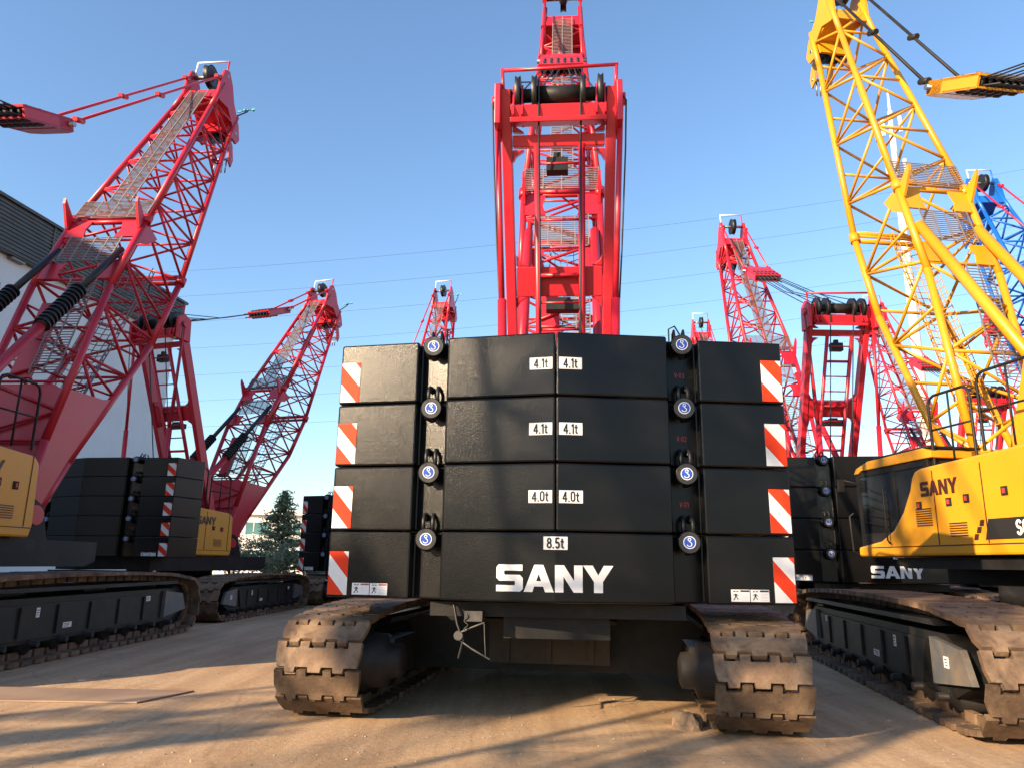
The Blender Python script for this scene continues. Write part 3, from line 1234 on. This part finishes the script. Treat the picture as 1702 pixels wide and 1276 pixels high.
def gauge_mesh():
    mb = MB()
    mb.bar((.30, .45, 12.9), (.34, .75, 13.75), .020, 6, 0)
    mb.bar((.34, .75, 13.75), (.34, .80, 13.95), .012, 5, 0)
    for k in range(3):
        a = k * 2.1
        p = Vector((.34 + .13 * math.cos(a), .80 + .13 * math.sin(a) * .3, 13.95 + .06 * math.sin(a)))
        mb.bar((.34, .80, 13.95), p, .008, 4, 0)
        mb.lathe([(.02, -.035), (.045, 0), (.05, .03)], p, (math.sin(a), -math.cos(a), 0), 8, 1)
    mb.bar((.34, .80, 13.92), (.10, .85, 14.0), .008, 4, 0)
    mb.box((.06, .85, 14.0), (.10, .02, .07), 1)
    return mb.mesh('wind_gauge', [DARK, COPPER])


# --- rigging, in the upper structure's frame
def bail_mesh(colm):
    """spreader block: local z along the pull, x across"""
    mb = MB()
    mb.bb((-.42, -.035, -.62), (.42, -.075, .55), 0)
    mb.bb((-.42, .12, -.62), (.42, .145, .2), 0)
    mb.prism([(-.42, .25), (.42, .25), (.42, .62), (.25, .72), (-.25, .72), (-.42, .62)], -.08, .15, lambda x, z, t: (x, t, z), 0)
    for x in (-.40, .40):
        mb.bb((x - .02, -.08, -.60), (x + .02, .15, .62), 0)
    mb.bar((-.50, .03, .55), (.50, .03, .55), .05, 10, 1)
    return mb.mesh('bail', [colm, STEEL])


def bail_sheaves_mesh():
    mb = MB()
    for z in (-.45, -.12):
        for k in range(6):
            x = -.32 + k * .128
            mb.lathe([(.05, -.02), (.13, -.02), (.15, -.028), (.15, .028), (.13, .02), (.05, .02)], (x, .04, z), (1, 0, 0), 14)
    for k in range(6):
        x = -.32 + k * .128
        mb.bar((x, -.02, -.95), (x, .0, .15), .016, 5)
        mb.bar((x + .03, .10, -.95), (x + .03, .09, .15), .016, 5)
    return mb.mesh('bail_sheaves', [ROPE])


CRANES = []


def crane(label, x, y, scale, car, up, el, boomcol, housecol, layers=3, t_bail=.5, spring=.62, detail=2, lh=1.0, bl=1.0, bw=1.0, sag=.9, plates=True, coff=0, cox=0, group='crawler cranes parked in the yard', logos=True,
          sticker=True):
    """one crawler crane; car / up: headings of tracks and upper structure, degrees clockwise from +Y"""
    root = bpy.data.objects.new('crawler_crane', None)
    root.empty_display_size = .5
    COL.objects.link(root)
    root.location = (x, y, 0)
    root.rotation_euler = (0, 0, -R(car))
    root.scale = (scale,) * 3
    tag(root, label, 'crane', group)
    CRANES.append(root)
    cn = boomcol.name
    U = Matrix.Rotation(-R(up - car), 4, 'Z')

    # undercarriage
    for sx in (-1, 1):
        T = Matrix.Translation((sx * 2.14 + cox, coff, 0))
        c = link('crawler_frame', cached('frame', crawler_frame_mesh), root, T)
        link('track_belt', cached('belt', belt_mesh), c)
        if detail > 1:
            for py, pz, pw, ph, xx in ((1.75, .66, .14, .08, .338), (-.55, .42, .20, .07, .338), (-1.25, .62, .07, .12, .338), (-2.72, .56, .10, .10, .363)):
                link('data_plate', cached(('dp', pw), lambda: data_plate_mesh(pw, ph)), c, Matrix.Translation((sx * xx, py, pz)))
        link('drive_sprocket', cached('spr', lambda: wheel_mesh(.37, .30, 14)), c, Matrix.Translation((0, -3.25, .51)))
        link('travel_drive', cached(('td', sx), lambda: travel_drive_mesh(-sx)), c)
        link('idler_wheel', cached('idl', lambda: wheel_mesh(.37, .30)), c, Matrix.Translation((0, 3.25, .51)))
        if detail > 1:
            for k in range(9):
                link('track_roller', cached('rol', lambda: wheel_mesh(.13, .52)), c, Matrix.Translation((0, -2.56 + k * .64, .24)))
    link('carbody', cached('carbody', carbody_mesh), root, Matrix.Translation((cox, coff, 0)))
    link('undercarriage_weight', cached('utray', undertray_mesh), root)
    # upper
    pf = link('slewing_platform', cached(('plat', housecol is not boomcol), lambda: platform_mesh(housecol is not boomcol)), root, U)
    if detail > 1:
        link('hydraulic_hoses', cached('hoses', hoses_mesh), root, U)
    for sd in (-1, 1):
        h = link('engine_housing', cached(('house', sd, housecol.name), lambda sd=sd: housing_mesh(sd, housecol)), root, U, bevel=.035)
        FW = Matrix.Translation((0, .8 if sd < 0 else 0, 0))
        link('housing_trim', cached(('trim', sd), lambda sd=sd: housing_trim_mesh(sd)), h, FW)
        if logos:
            link('lettering', cached(('hlogo', sd), lambda sd=sd: side_logo_mesh(.205, .74, -.45 if sd < 0 else -1.25, 2.48, sd, 1.662, BROWNINK)), h, FW)
            link('model_banner', cached(('ban', sd), lambda sd=sd: banner_mesh(sd)), h, FW) if sd < 0 else None
        link('guard_rail', cached(('rail', sd), lambda sd=sd: railing_mesh(sd)), h, FW)
    cb = link('cab', cached(('cab', housecol.name), lambda: cab_mesh(housecol)), root, U @ Matrix.Translation((0, .8, 0)), bevel=.012)
    link('cab_window', cached('cabgl', cab_glass_mesh), cb)
    link('cab_rail', cached('cabrail', cab_rail_mesh), cb)
    link('mirror', cached('cabmir', cab_mirror_mesh), cb)

    # counterweight: base block plus stacked halves
    zb = 1.18 if lh == 1 else 1.5
    LH = Matrix.Diagonal((1, 1, lh, 1))
    b = link('counterweight_block', cached(('cw', 0), lambda: cw_block_mesh(0)), root, U @ Matrix.Translation((0, 0, zb)) @ LH, bevel=.02)
    stack = [(b, 0, 0)]
    for k in range(1, layers + 1):
        for sd in (-1, 1):
            q = link('counterweight_block', cached(('cw', sd), lambda sd=sd: cw_block_mesh(sd)), root, U @ Matrix.Translation((0, 0, zb + .68 * lh * k)) @ LH, bevel=.02)
            stack.append((q, sd, k))
    for q, sd, k in stack:
        wt = '8.5t' if k == 0 else ('4.0t' if k == 1 else '4.1t')
        if plates:
            link('weight_plate', cached(('wp', sd, wt), lambda: weight_plate_mesh(sd, wt)), q)
        for s2 in ((-1, 1) if sd == 0 else (sd,)):
            ph = k % 2 if s2 < 0 else (k + 1) % 2
            link('hazard_plate', cached(('hz', s2, ph), lambda: hazard_mesh(s2, ph * 1.0)), q)
            link('lifting_bollard', cached(('bo', s2), lambda: bollard_mesh(s2)), q)
            top = k == layers
            # sling loops sit in the block above each bollard; the topmost stands clear of the stack
            for tp in ([False] if k else []) + ([True] if top else []):
                link('sling_loop', cached(('sl', s2, tp), lambda: sling_mesh(s2, tp)), q)
            if s2 > 0 and k > 0 and detail > 1:
                tx = 'V-0%d' % k
                link('stencil', cached(('st', tx), lambda: groove_text_mesh(tx)), q)
        if k == 0:
            link('lettering', cached('blogo', base_logo_mesh), q)
            for s2 in (-1, 1):
                link('warning_label', cached(('warn', s2), lambda s2=s2: warn_mesh(s2)), q)

    # gantry
    for sx in (-1, 1):
        link('gantry_leg', cached(('gl', sx, cn), lambda sx=sx: gantry_leg_mesh(sx, boomcol)), root, U, bevel=.012)
        link('gantry_stay', cached(('gs', sx, cn), lambda sx=sx: gantry_rod_mesh(sx, boomcol)), root, U)
    for k in range(3):
        link('gantry_beam', cached(('gb', k, cn), lambda k=k: gantry_beam_mesh(boomcol, k)), root, U, bevel=.01)
    for k in range(2):
        link('limit_switch_box', cached(('lb', k), lambda k=k: limit_box_mesh(k)), root, U)
    ax = link('sheave_axle', cached('ga', gantry_axle_mesh), root, U)
    for sxx in (-.56, -.33, .34, .58):
        link('sheave', cached(('shv', 1), lambda: sheave_mesh(.27, .07)), ax, Matrix.Translation((sxx, -2.0, 7.91)))
    link('sheave_guard', cached(('gg', cn), lambda: gantry_guard_mesh(boomcol)), root, U)
    link('gantry_ladder', cached(('gld', cn), lambda: gantry_ladder_mesh(boomcol)), root, U)
    link('hoist_rope', cached('hr', hoist_rope_mesh), root, U)

    # boom
    BM = Matrix.Translation((0, .9, 1.95)) @ Matrix.Rotation(-R(90 - el), 4, 'X') @ Matrix.Diagonal((bw, bw, bl, 1))
    base = link('boom_base_section', cached(('bb', cn), lambda: boom_base_mesh(boomcol)), root, U @ BM)
    link('foot_plate', cached(('fp', cn), lambda: foot_plate_mesh(boomcol)), base)
    for sx in (-1, 1):
        for k in range(2):
            link('knee_plate', cached(('kp', cn, sx, k), lambda sx=sx, k=k: knee_plate_mesh(boomcol, sx, k)), base)
    link('knee_platform', cached('kpl', platform_grate_mesh), base)
    link('walkway', cached('wk1', lambda: walkway_mesh(2.5, 4.7, .02, .5, .06)), base)
    link('rope_guard_cage', cached(('cage', cn), lambda: cage_mesh(GRATE if cn != YEL.name else YEL)), base)
    for sx in (-1, 1):
        link('boom_bracket', cached(('hn', sx, cn), lambda sx=sx: horn_mesh(sx, boomcol)), base)
    topo = link('boom_top_section', cached(('bt', cn), lambda: boom_top_mesh(boomcol)), root, U @ BM)
    if boomcol is RED:
        link('walkway', cached('wk2', lambda: walkway_mesh(7.2, 12.4, -.22, .22, .055)), topo)
    for sx in (-1, 1):
        link('head_plate', cached(('hp', sx, cn), lambda sx=sx: head_plate_mesh(sx, boomcol)), topo)
    link('head_frame', cached(('hb', cn), lambda: head_beam_mesh(boomcol)), topo)
    for yy, zz in ((-.48, 13.22), (.62, 12.42)):
        link('sheave_pin', cached(('pin', yy), lambda: head_pin_mesh(yy, zz)), topo)
    link('sheave_guard', cached(('hg', cn), lambda: head_guard_mesh(boomcol)), topo)
    link('auxiliary_nose', cached(('nose', cn), lambda: nose_mesh(boomcol)), topo)
    link('wind_gauge', cached('gauge', gauge_mesh), topo)
    link('sheave', cached(('shv', 2), lambda: sheave_mesh(.30, .14)), topo, Matrix.Translation((.02, -.48, 13.22)))
    for xx in (-.2, 0, .2):
        link('sheave', cached(('shv', 3), lambda: sheave_mesh(.26, .08)), topo, Matrix.Translation((xx, .62, 12.42)))

    # pendants, bail, luffing ropes
    hd = BM @ Vector((0, -.62, 13.0))
    gt = Vector((0, -2.0, 7.95))
    d = (hd - gt).normalized()
    Lg = (hd - gt).length
    c = gt + d * (Lg * t_bail) + Vector((0, 0, -sag))
    d1 = ((c - gt).normalized() + (hd - c).normalized() * .25).normalized()
    rot = Vector((0, 0, 1)).rotation_difference(d1).to_matrix().to_4x4()
    bl = link('bail', cached(('bail', cn), lambda: bail_mesh(boomcol)), root, U @ Matrix.Translation(c) @ rot)
    link('bail_sheaves', cached('bsh', bail_sheaves_mesh), bl)
    fe = c + d1 * .6
    for sx in (-1, 1):
        mb = MB()
        a, b2 = fe + Vector((sx * .42, 0, .02)), hd + Vector((sx * .42, 0, 0))
        mb.bar(a, b2, .028, 6)
        for t in (.03, .5, .97):
            q = a.lerp(b2, t)
            mb.bar(q - d1 * .12, q + d1 * .12, .055, 8)
        link('pendant', mb.mesh('pendant', [boomcol if boomcol is RED else (RED if boomcol is BLUE else DARK)]), root, U)
    mb = MB()
    re = c - d1 * .6
    for k in range(7):
        x0 = -.36 + k * .12
        x1 = (-.6, -.55, -.34, -.3, .3, .36, .56, .62)[k]
        mb.tube([Vector((x0, re.y, re.z)), Vector((x0 * .5 + x1 * .5, (re.y + gt.y) / 2, (re.z + gt.z) / 2 - .06)), Vector((x1, gt.y + .1, gt.z + .25 * (k % 2)))], .013, 5)
    link('luffing_rope', mb.mesh('luffing_rope', [ROPE]), root, U)

    # backstops
    for sx in (-1, 1):
        a = Vector((sx * .58, -1.55, 2.3))
        b2 = BM @ (corner(5.6, sx, 1) + Vector((-sx * .12, -.05, 0)))
        dd = (b2 - a)
        mb = MB()
        s0, s1 = spring - .09, spring + .09
        mb.bar(a, a + dd * s0, .085, 10, 0)
        mb.bar(a + dd * s1, b2, .062 if spring > .3 else .085, 10, 1 if spring > .3 else 0)
        mb.bar(a + dd * (s0 - .01), a + dd * (s1 + .01), .095, 10, 1)
        nn = 12
        for k in range(nn):
            t = s0 + (s1 - s0) * k / (nn - 1)
            q = a + dd * t
            mb.bar(q - dd.normalized() * .018, q + dd.normalized() * .018, .135, 12, 1)
        link('backstop', mb.mesh('backstop', [boomcol, RUBBER]), root, U)
    return root


# ------------------------------------------------------------------ setting
mb = MB()
mb.add([(-900, -900, 0), (900, -900, 0), (900, 900, 0), (-900, 900, 0)], [(0, 1, 2, 3)])
structure(link('ground', mb.mesh('ground', [GROUND])))


def warehouse():
    root = bpy.data.objects.new('warehouse', None)
    COL.objects.link(root)
    root.location = (-21.6, 46.0, 0)
    root.rotation_euler = (0, 0, -R(8.5))
    tag(root, 'long grey warehouse with a dark ribbed band under its eaves', 'warehouse')
    L, D, H, Bd = 55, 30, 17.6, 2.5
    mb = MB()
    mb.bb((-D, -L, 0), (0, 0, H - Bd + .2), 0)
    link('wall', mb.mesh('wall', [WALL]), root)
    mb = MB()
    mb.bb((-D - .2, -L - .2, H - Bd), (.35, .2, H - .12), 0)
    z = H - Bd + .08
    while z < H - .2:
        mb.bb((.35, -L - .2, z), (.40, .2, z + .10), 0)
        mb.bb((-D - .2, .2, z), (.35, .25, z + .10), 0)
        z += .19
    for k in range(14):
        yy = -L + .8 + k * 3.9
        mb.bb((.40, yy - .05, H - Bd), (.43, yy + .05, H - .12), 0)
    link('cladding', mb.mesh('cladding', [CLAD]), root)
    mb = MB()
    mb.prism([(-D - .5, H - .12), (.5, H - .12), (.5, H + .03), (-D / 2, H + 2.2), (-D - .5, H + .03)], -L - .4, .4, lambda x, z, t: (x, t, z), 0)
    link('roof', mb.mesh('roof', [CLAD]), root)
    for k in range(11):
        mb = MB()
        yy = -L + 2 + k * 4.4
        mb.bb((.0, yy, H - Bd - .14), (.30, yy + .8 + (k % 3) * .5, H - Bd - .03), 0)
        link('gutter_flashing', mb.mesh('flashing', [GRATE]), root)
    mb = MB()
    for k in range(6):
        yy = -6 - k * 6
        mb.bb((0, yy - 2.2, 1.2), (.06, yy, 1.3), 0)
        mb.bb((0, yy - 2.2, 3.4), (.06, yy, 3.5), 0)
        for j in range(4):
            mb.bb((.0, yy - 2.2 + j * .72, 1.3), (.05, yy - 2.16 + j * .72, 3.4), 0)
        mb.bb((-.02, yy - 2.15, 1.31), (.02, yy - .05, 3.39), 1)
    link('window', mb.mesh('window', [GRATE, GREENGL]), root)


warehouse()


def factory():
    root = bpy.data.objects.new('factory_building', None)
    COL.objects.link(root)
    root.location = (-34, 84, 0)
    root.rotation_euler = (0, 0, R(4))
    tag(root, 'low white building with green windows beyond the conifer', 'building')
    mb = MB()
    mb.bb((-22, 0, 0), (22, 14, 6.4))
    link('wall', mb.mesh('wall', [BRIGHTWALL]), root)
    mb = MB()
    mb.bb((-22.4, -.5, 6.4), (22.4, 14.4, 6.9))
    mb.bb((-8, 3, 6.9), (-2, 9, 7.6))
    link('roof', mb.mesh('roof', [BRIGHTWALL]), root)
    fr, gl = MB(), MB()
    fr.bb((-1.35, -.06, -.75), (1.35, .02, -.66))
    fr.bb((-1.35, -.06, .66), (1.35, .02, .75))
    for x in (-1.35, -.45, .45, 1.27):
        fr.bb((x, -.055, -.66), (x + .08, .02, .66))
    gl.bb((-1.34, -.03, -.7), (1.34, .01, .7))
    fm, gm = fr.mesh('window', [WHITE]), gl.mesh('pane', [GREENGL])
    for z in (1.9, 4.9):
        for k in range(10):
            w = link('window', fm, root, Matrix.Translation((-19 + k * 4.2, 0, z)))
            link('pane', gm, w)


factory()


def conifer(x, y, h, rad, label):
    root = bpy.data.objects.new('conifer_tree', None)
    COL.objects.link(root)
    root.location = (x, y, 0)
    tag(root, label, 'tree')
    rnd = random.Random(int(x * 10) + 5)
    mb = MB()
    mb.bar((0, 0, 0), (.1, 0, h * .97), .18, 8, 0, .02)
    leaf = MB()
    n = 90
    for i in range(n):
        t = i / n
        z = h * (.10 + .88 * t)
        Lb = rad * (1 - t) ** .8 * rnd.uniform(.65, 1.12) + .12
        a = i * 2.4 + rnd.uniform(-.3, .3)
        d = Vector((math.cos(a), math.sin(a), rnd.uniform(-.12, .22)))
        mb.bar((0, 0, z), Vector((0, 0, z)) + d * Lb, .03, 4, 0, .008)
        for k in range(int(14 + 26 * Lb)):
            s = rnd.uniform(.15, 1.05)
            p = Vector((0, 0, z)) + d * (Lb * s) + Vector((rnd.gauss(0, .14), rnd.gauss(0, .14), rnd.gauss(-.05, .10)))
            q = Vector((rnd.gauss(0, 1), rnd.gauss(0, 1), rnd.gauss(0, .5))).normalized() * rnd.uniform(.10, .22)
            w = q.orthogonal().normalized() * .055
            leaf.add([p - q - w, p - q + w, p + q + w * .3, p + q - w * .3], [(0, 1, 2, 3)])
    link('trunk', mb.mesh('trunk', [BARK]), root)
    link('crown', leaf.mesh('crown', [LEAF1], False), root)


def bush(x, y, h, rad, label):
    root = bpy.data.objects.new('shrub', None)
    COL.objects.link(root)
    root.location = (x, y, 0)
    tag(root, label, 'shrub')
    rnd = random.Random(int(x * 10 + y))
    mb, leaf = MB(), MB()
    for i in range(26):
        a = rnd.uniform(0, 6.28)
        top = Vector((math.cos(a) * rad * rnd.uniform(.2, .9), math.sin(a) * rad * rnd.uniform(.2, .9), h * rnd.uniform(.45, .95)))
        mb.bar((top.x * .15, top.y * .15, 0), top, .03, 4, 0, .008)
        for k in range(95):
            p = top * rnd.uniform(.45, 1.0) + Vector((rnd.gauss(0, .22), rnd.gauss(0, .22), rnd.gauss(0, .22)))
            p.z = max(.05, p.z)
            q = Vector((rnd.gauss(0, 1), rnd.gauss(0, 1), rnd.gauss(0, .7))).normalized() * rnd.uniform(.06, .12)
            w = q.orthogonal().normalized() * .05
            leaf.add([p - q, p + w, p + q, p - w], [(0, 1, 2, 3)])
    link('stems', mb.mesh('stems', [BARK]), root)
    link('foliage', leaf.mesh('foliage', [LEAF2], False), root)


conifer(-17.2, 58, 6.8, 2.9, 'dark green pointed conifer in front of the low white building')
conifer(-14.6, 60, 4.6, 2.0, 'shorter dark conifer next to the tall pointed one')
bush(-19.6, 55, 3.6, 2.1, 'olive green shrub between the yellow housing and the pointed conifer')
bush(-16.2, 53, 3.4, 2.3, 'broad grey green shrub below the pointed conifer')
bush(-13.6, 54, 3.6, 2.0, 'grey green shrub beside the striped black counterweight stack')

# steel sheet lying on the yard
mb = MB()
mb.prism([(-14.0, 8.75), (-4.05, 8.82), (-3.75, 9.62), (-14.0, 9.85)], .004, .02, lambda x, y, t: (x, y, t))
tag(link('steel_sheet', mb.mesh('steel_sheet', [PLATE])), 'thin flat steel sheet lying on the sunlit ground', 'steel sheet')


def gravel():
    """loose grit swept over the near part of the yard"""
    rnd = random.Random(21)
    mb = MB()
    for i in range(2600):
        y = 4.8 + 9 * rnd.random() ** 1.5
        x = rnd.uniform(-.72, .72) * y
        if rnd.random() < .5:       # gathered in loose drifts
            y += .5 * math.sin(x * 1.3)
            x = round(x * .8) / .8 + rnd.gauss(0, .22)
        r = .004 + .011 * rnd.random() ** 3
        vs = []
        for k in range(6):
            a = k * math.pi / 3 + rnd.uniform(-.3, .3)
            vs.append((x + r * rnd.uniform(.7, 1.3) * math.cos(a), y + r * rnd.uniform(.7, 1.3) * math.sin(a), .001))
        vs.append((x + rnd.uniform(-.3, .3) * r, y, r * rnd.uniform(.5, 1.0)))
        mb.add(vs, [(k, (k + 1) % 6, 6) for k in range(6)])
    o = link('gravel', mb.mesh('gravel', [GRIT], False))
    o['kind'] = 'stuff'


GRIT = mat('pale_grit', (0.36, 0.27, 0.19), 0.9, var=0.3, scale=3, world=True)
island_variation(GRIT, 0.5, 1.5)
gravel()


def clod(x, y, sx, sy, sz, label, seed, rot=0):
    rnd = random.Random(seed)
    b = bmesh.new()
    bmesh.ops.create_icosphere(b, subdivisions=3, radius=1)
    for v in b.verts:
        k = 1 + .22 * math.sin(v.co.x * 5 + seed) * math.cos(v.co.y * 4 + seed * 2) + rnd.uniform(-.09, .09)
        v.co = Vector((v.co.x * sx * k, v.co.y * sy * k, max(-.05, v.co.z) * sz * k))
    me = bpy.data.meshes.new('mud_clod')
    b.to_mesh(me)
    b.free()
    me.materials.append(MUD)
    o = link('mud_clod', me)
    o.location = (x, y, 0.0)
    o.rotation_euler = (0, 0, rot)
    tag(o, label, 'mud clod', 'clods of dry mud on the ground')


clod(1.78, 8.0, .16, .20, .15, 'lump of dry mud leaning on the rusty track under the big counterweight', 1)

_r = random.Random(11)
for i, (cx, cy) in enumerate(((4.95, 9.0), (4.92, 8.45), (5.02, 7.95), (4.70, 8.15), (4.86, 8.75), (4.9, 9.6))):
    k = (.24, .17, .26, .09, .14, .11)[i]
    clod(cx, cy, k, k * 1.4, k * .35, ('longest flat bank', 'middle bank', 'widest flat bank', 'smallest crumb', 'small lump', 'last low lump')[i] + ' of dry mud beside the track of the yellow crane', 3 + i, i * .7)

# ------------------------------------------------------------------ cranes
crane('red crane seen square from behind, its black counterweight carrying 4.1t and 8.5t plates', .745, 11.27, 1.0, 8, 4.5, 73.5, RED, YEL, 3, .62, .24)
crane('crane with a yellow lattice boom and a yellow body with cab, rusty track in front', 8.42, 11.35, 1.12, 9, -7.5, 74, YEL, YEL, 3, .46, .12, bl=.9, bw=.88, sag=1.4, coff=-.62, cox=-.5)
crane('red crane close to the grey warehouse wall, with the largest leaning red boom', -10.0, 13.3, 1.18, 0, 5, 64, RED, YEL, 4, .30, .66, bl=.95, bw=1.06)
crane('red crane between the warehouse and the conifer, five thin counterweight layers with striped plates', -9.75, 23.3, 1.05, 2, 19, 61, RED, YEL, 4, .62, lh=.70, sag=.4, bl=.82, plates=False)
crane('red crane beside the conifer, mostly hidden by the big counterweight with the 4.1t plates', -4.6, 31.0, 1.0, 4, 14, 72, RED, YEL, 3, .5)
crane('red crane with a ladder in its gantry, standing behind the yellow cab', 8.7, 21.2, 1.05, 4, 0, 64, RED, YEL, 3, .66, .12)
crane('farthest red crane, only its small boom head clearing the big black counterweight', 10.0, 33.5, 1.0, 3, 2, 68, RED, YEL, 3, .5, detail=1)
crane('distant red crane seen through the yellow boom lattice, next to the red ladder gantry', 17.5, 29.0, 1.0, 3, 2, 65, RED, YEL, 3, .5, detail=1)
crane('distant red crane partly covered by the blue lattice boom', 23.3, 28.5, 1.0, 3, 2, 65, RED, YEL, 3, .5, detail=1)
crane('only crane with a blue lattice boom, behind the yellow one', 16.75, 18.6, 1.07, 3, 2, 66, BLUE, YEL, 3, .62, detail=1)

# unseen cranes added behind the camera; their booms streak the foreground with shade
crane('unseen red crane added to shade the ground before the big counterweight', -13.0, -7.5, 1.0, 0, 0, 74, RED, YEL, 3, .5, detail=1)
crane('unseen red crane added close to the warehouse for its boom shadow', -20.0, -9.0, 1.0, 0, 0, 70, RED, YEL, 3, .5, detail=1)

# ------------------------------------------------------------------ mast and wires
root = bpy.data.objects.new('antenna_mast', None)
COL.objects.link(root)
root.location = (25.2, 45, 0)
tag(root, 'slim white antenna mast standing behind the yellow boom', 'mast')
mb = MB()
mb.bar((0, 0, 0), (0, 0, 31.5), .42, 14, 0, .16)
link('pole', mb.mesh('pole', [POLE]), root)
mb = MB()
mb.bar((0, 0, 27.0), (0, 0, 33.2), .24, 8, 0, .05)
for k in range(3):
    a = k * 2.09
    for z in (30.6, 27.4):
        mb.bar((0, 0, z), (.55 * math.cos(a), .55 * math.sin(a), z), .03, 5)
        mb.box((.6 * math.cos(a), .6 * math.sin(a), z), (.16, .16, 1.2))
link('antenna_array', mb.mesh('antenna_array', [POLE]), root)


def wire(p, q, sag, label, r=.015):
    mb = MB()
    p, q = Vector(p), Vector(q)
    pts = []
    for i in range(25):
        t = i / 24
        v = p.lerp(q, t)
        v.z -= sag * 4 * t * (1 - t)
        pts.append(v)
    mb.tube(pts, r, 4)
    o = link('power_line', mb.mesh('power_line', [ROPE]))
    tag(o, label, 'power line', 'overhead power lines')


for i, (zl, zr) in enumerate(((17, 33), (19.8, 38.6), (23, 43), (26.5, 47.5), (30, 52), (33.5, 56.5), (37, 61))):
    nm = ('lowest', 'second lowest', 'third lowest', 'middle', 'third highest', 'second highest', 'highest')[i]
    wire((-75, 95, zl), (95, 88 + i, zr), 4.0, nm + ' of the thin power lines crossing the sky')
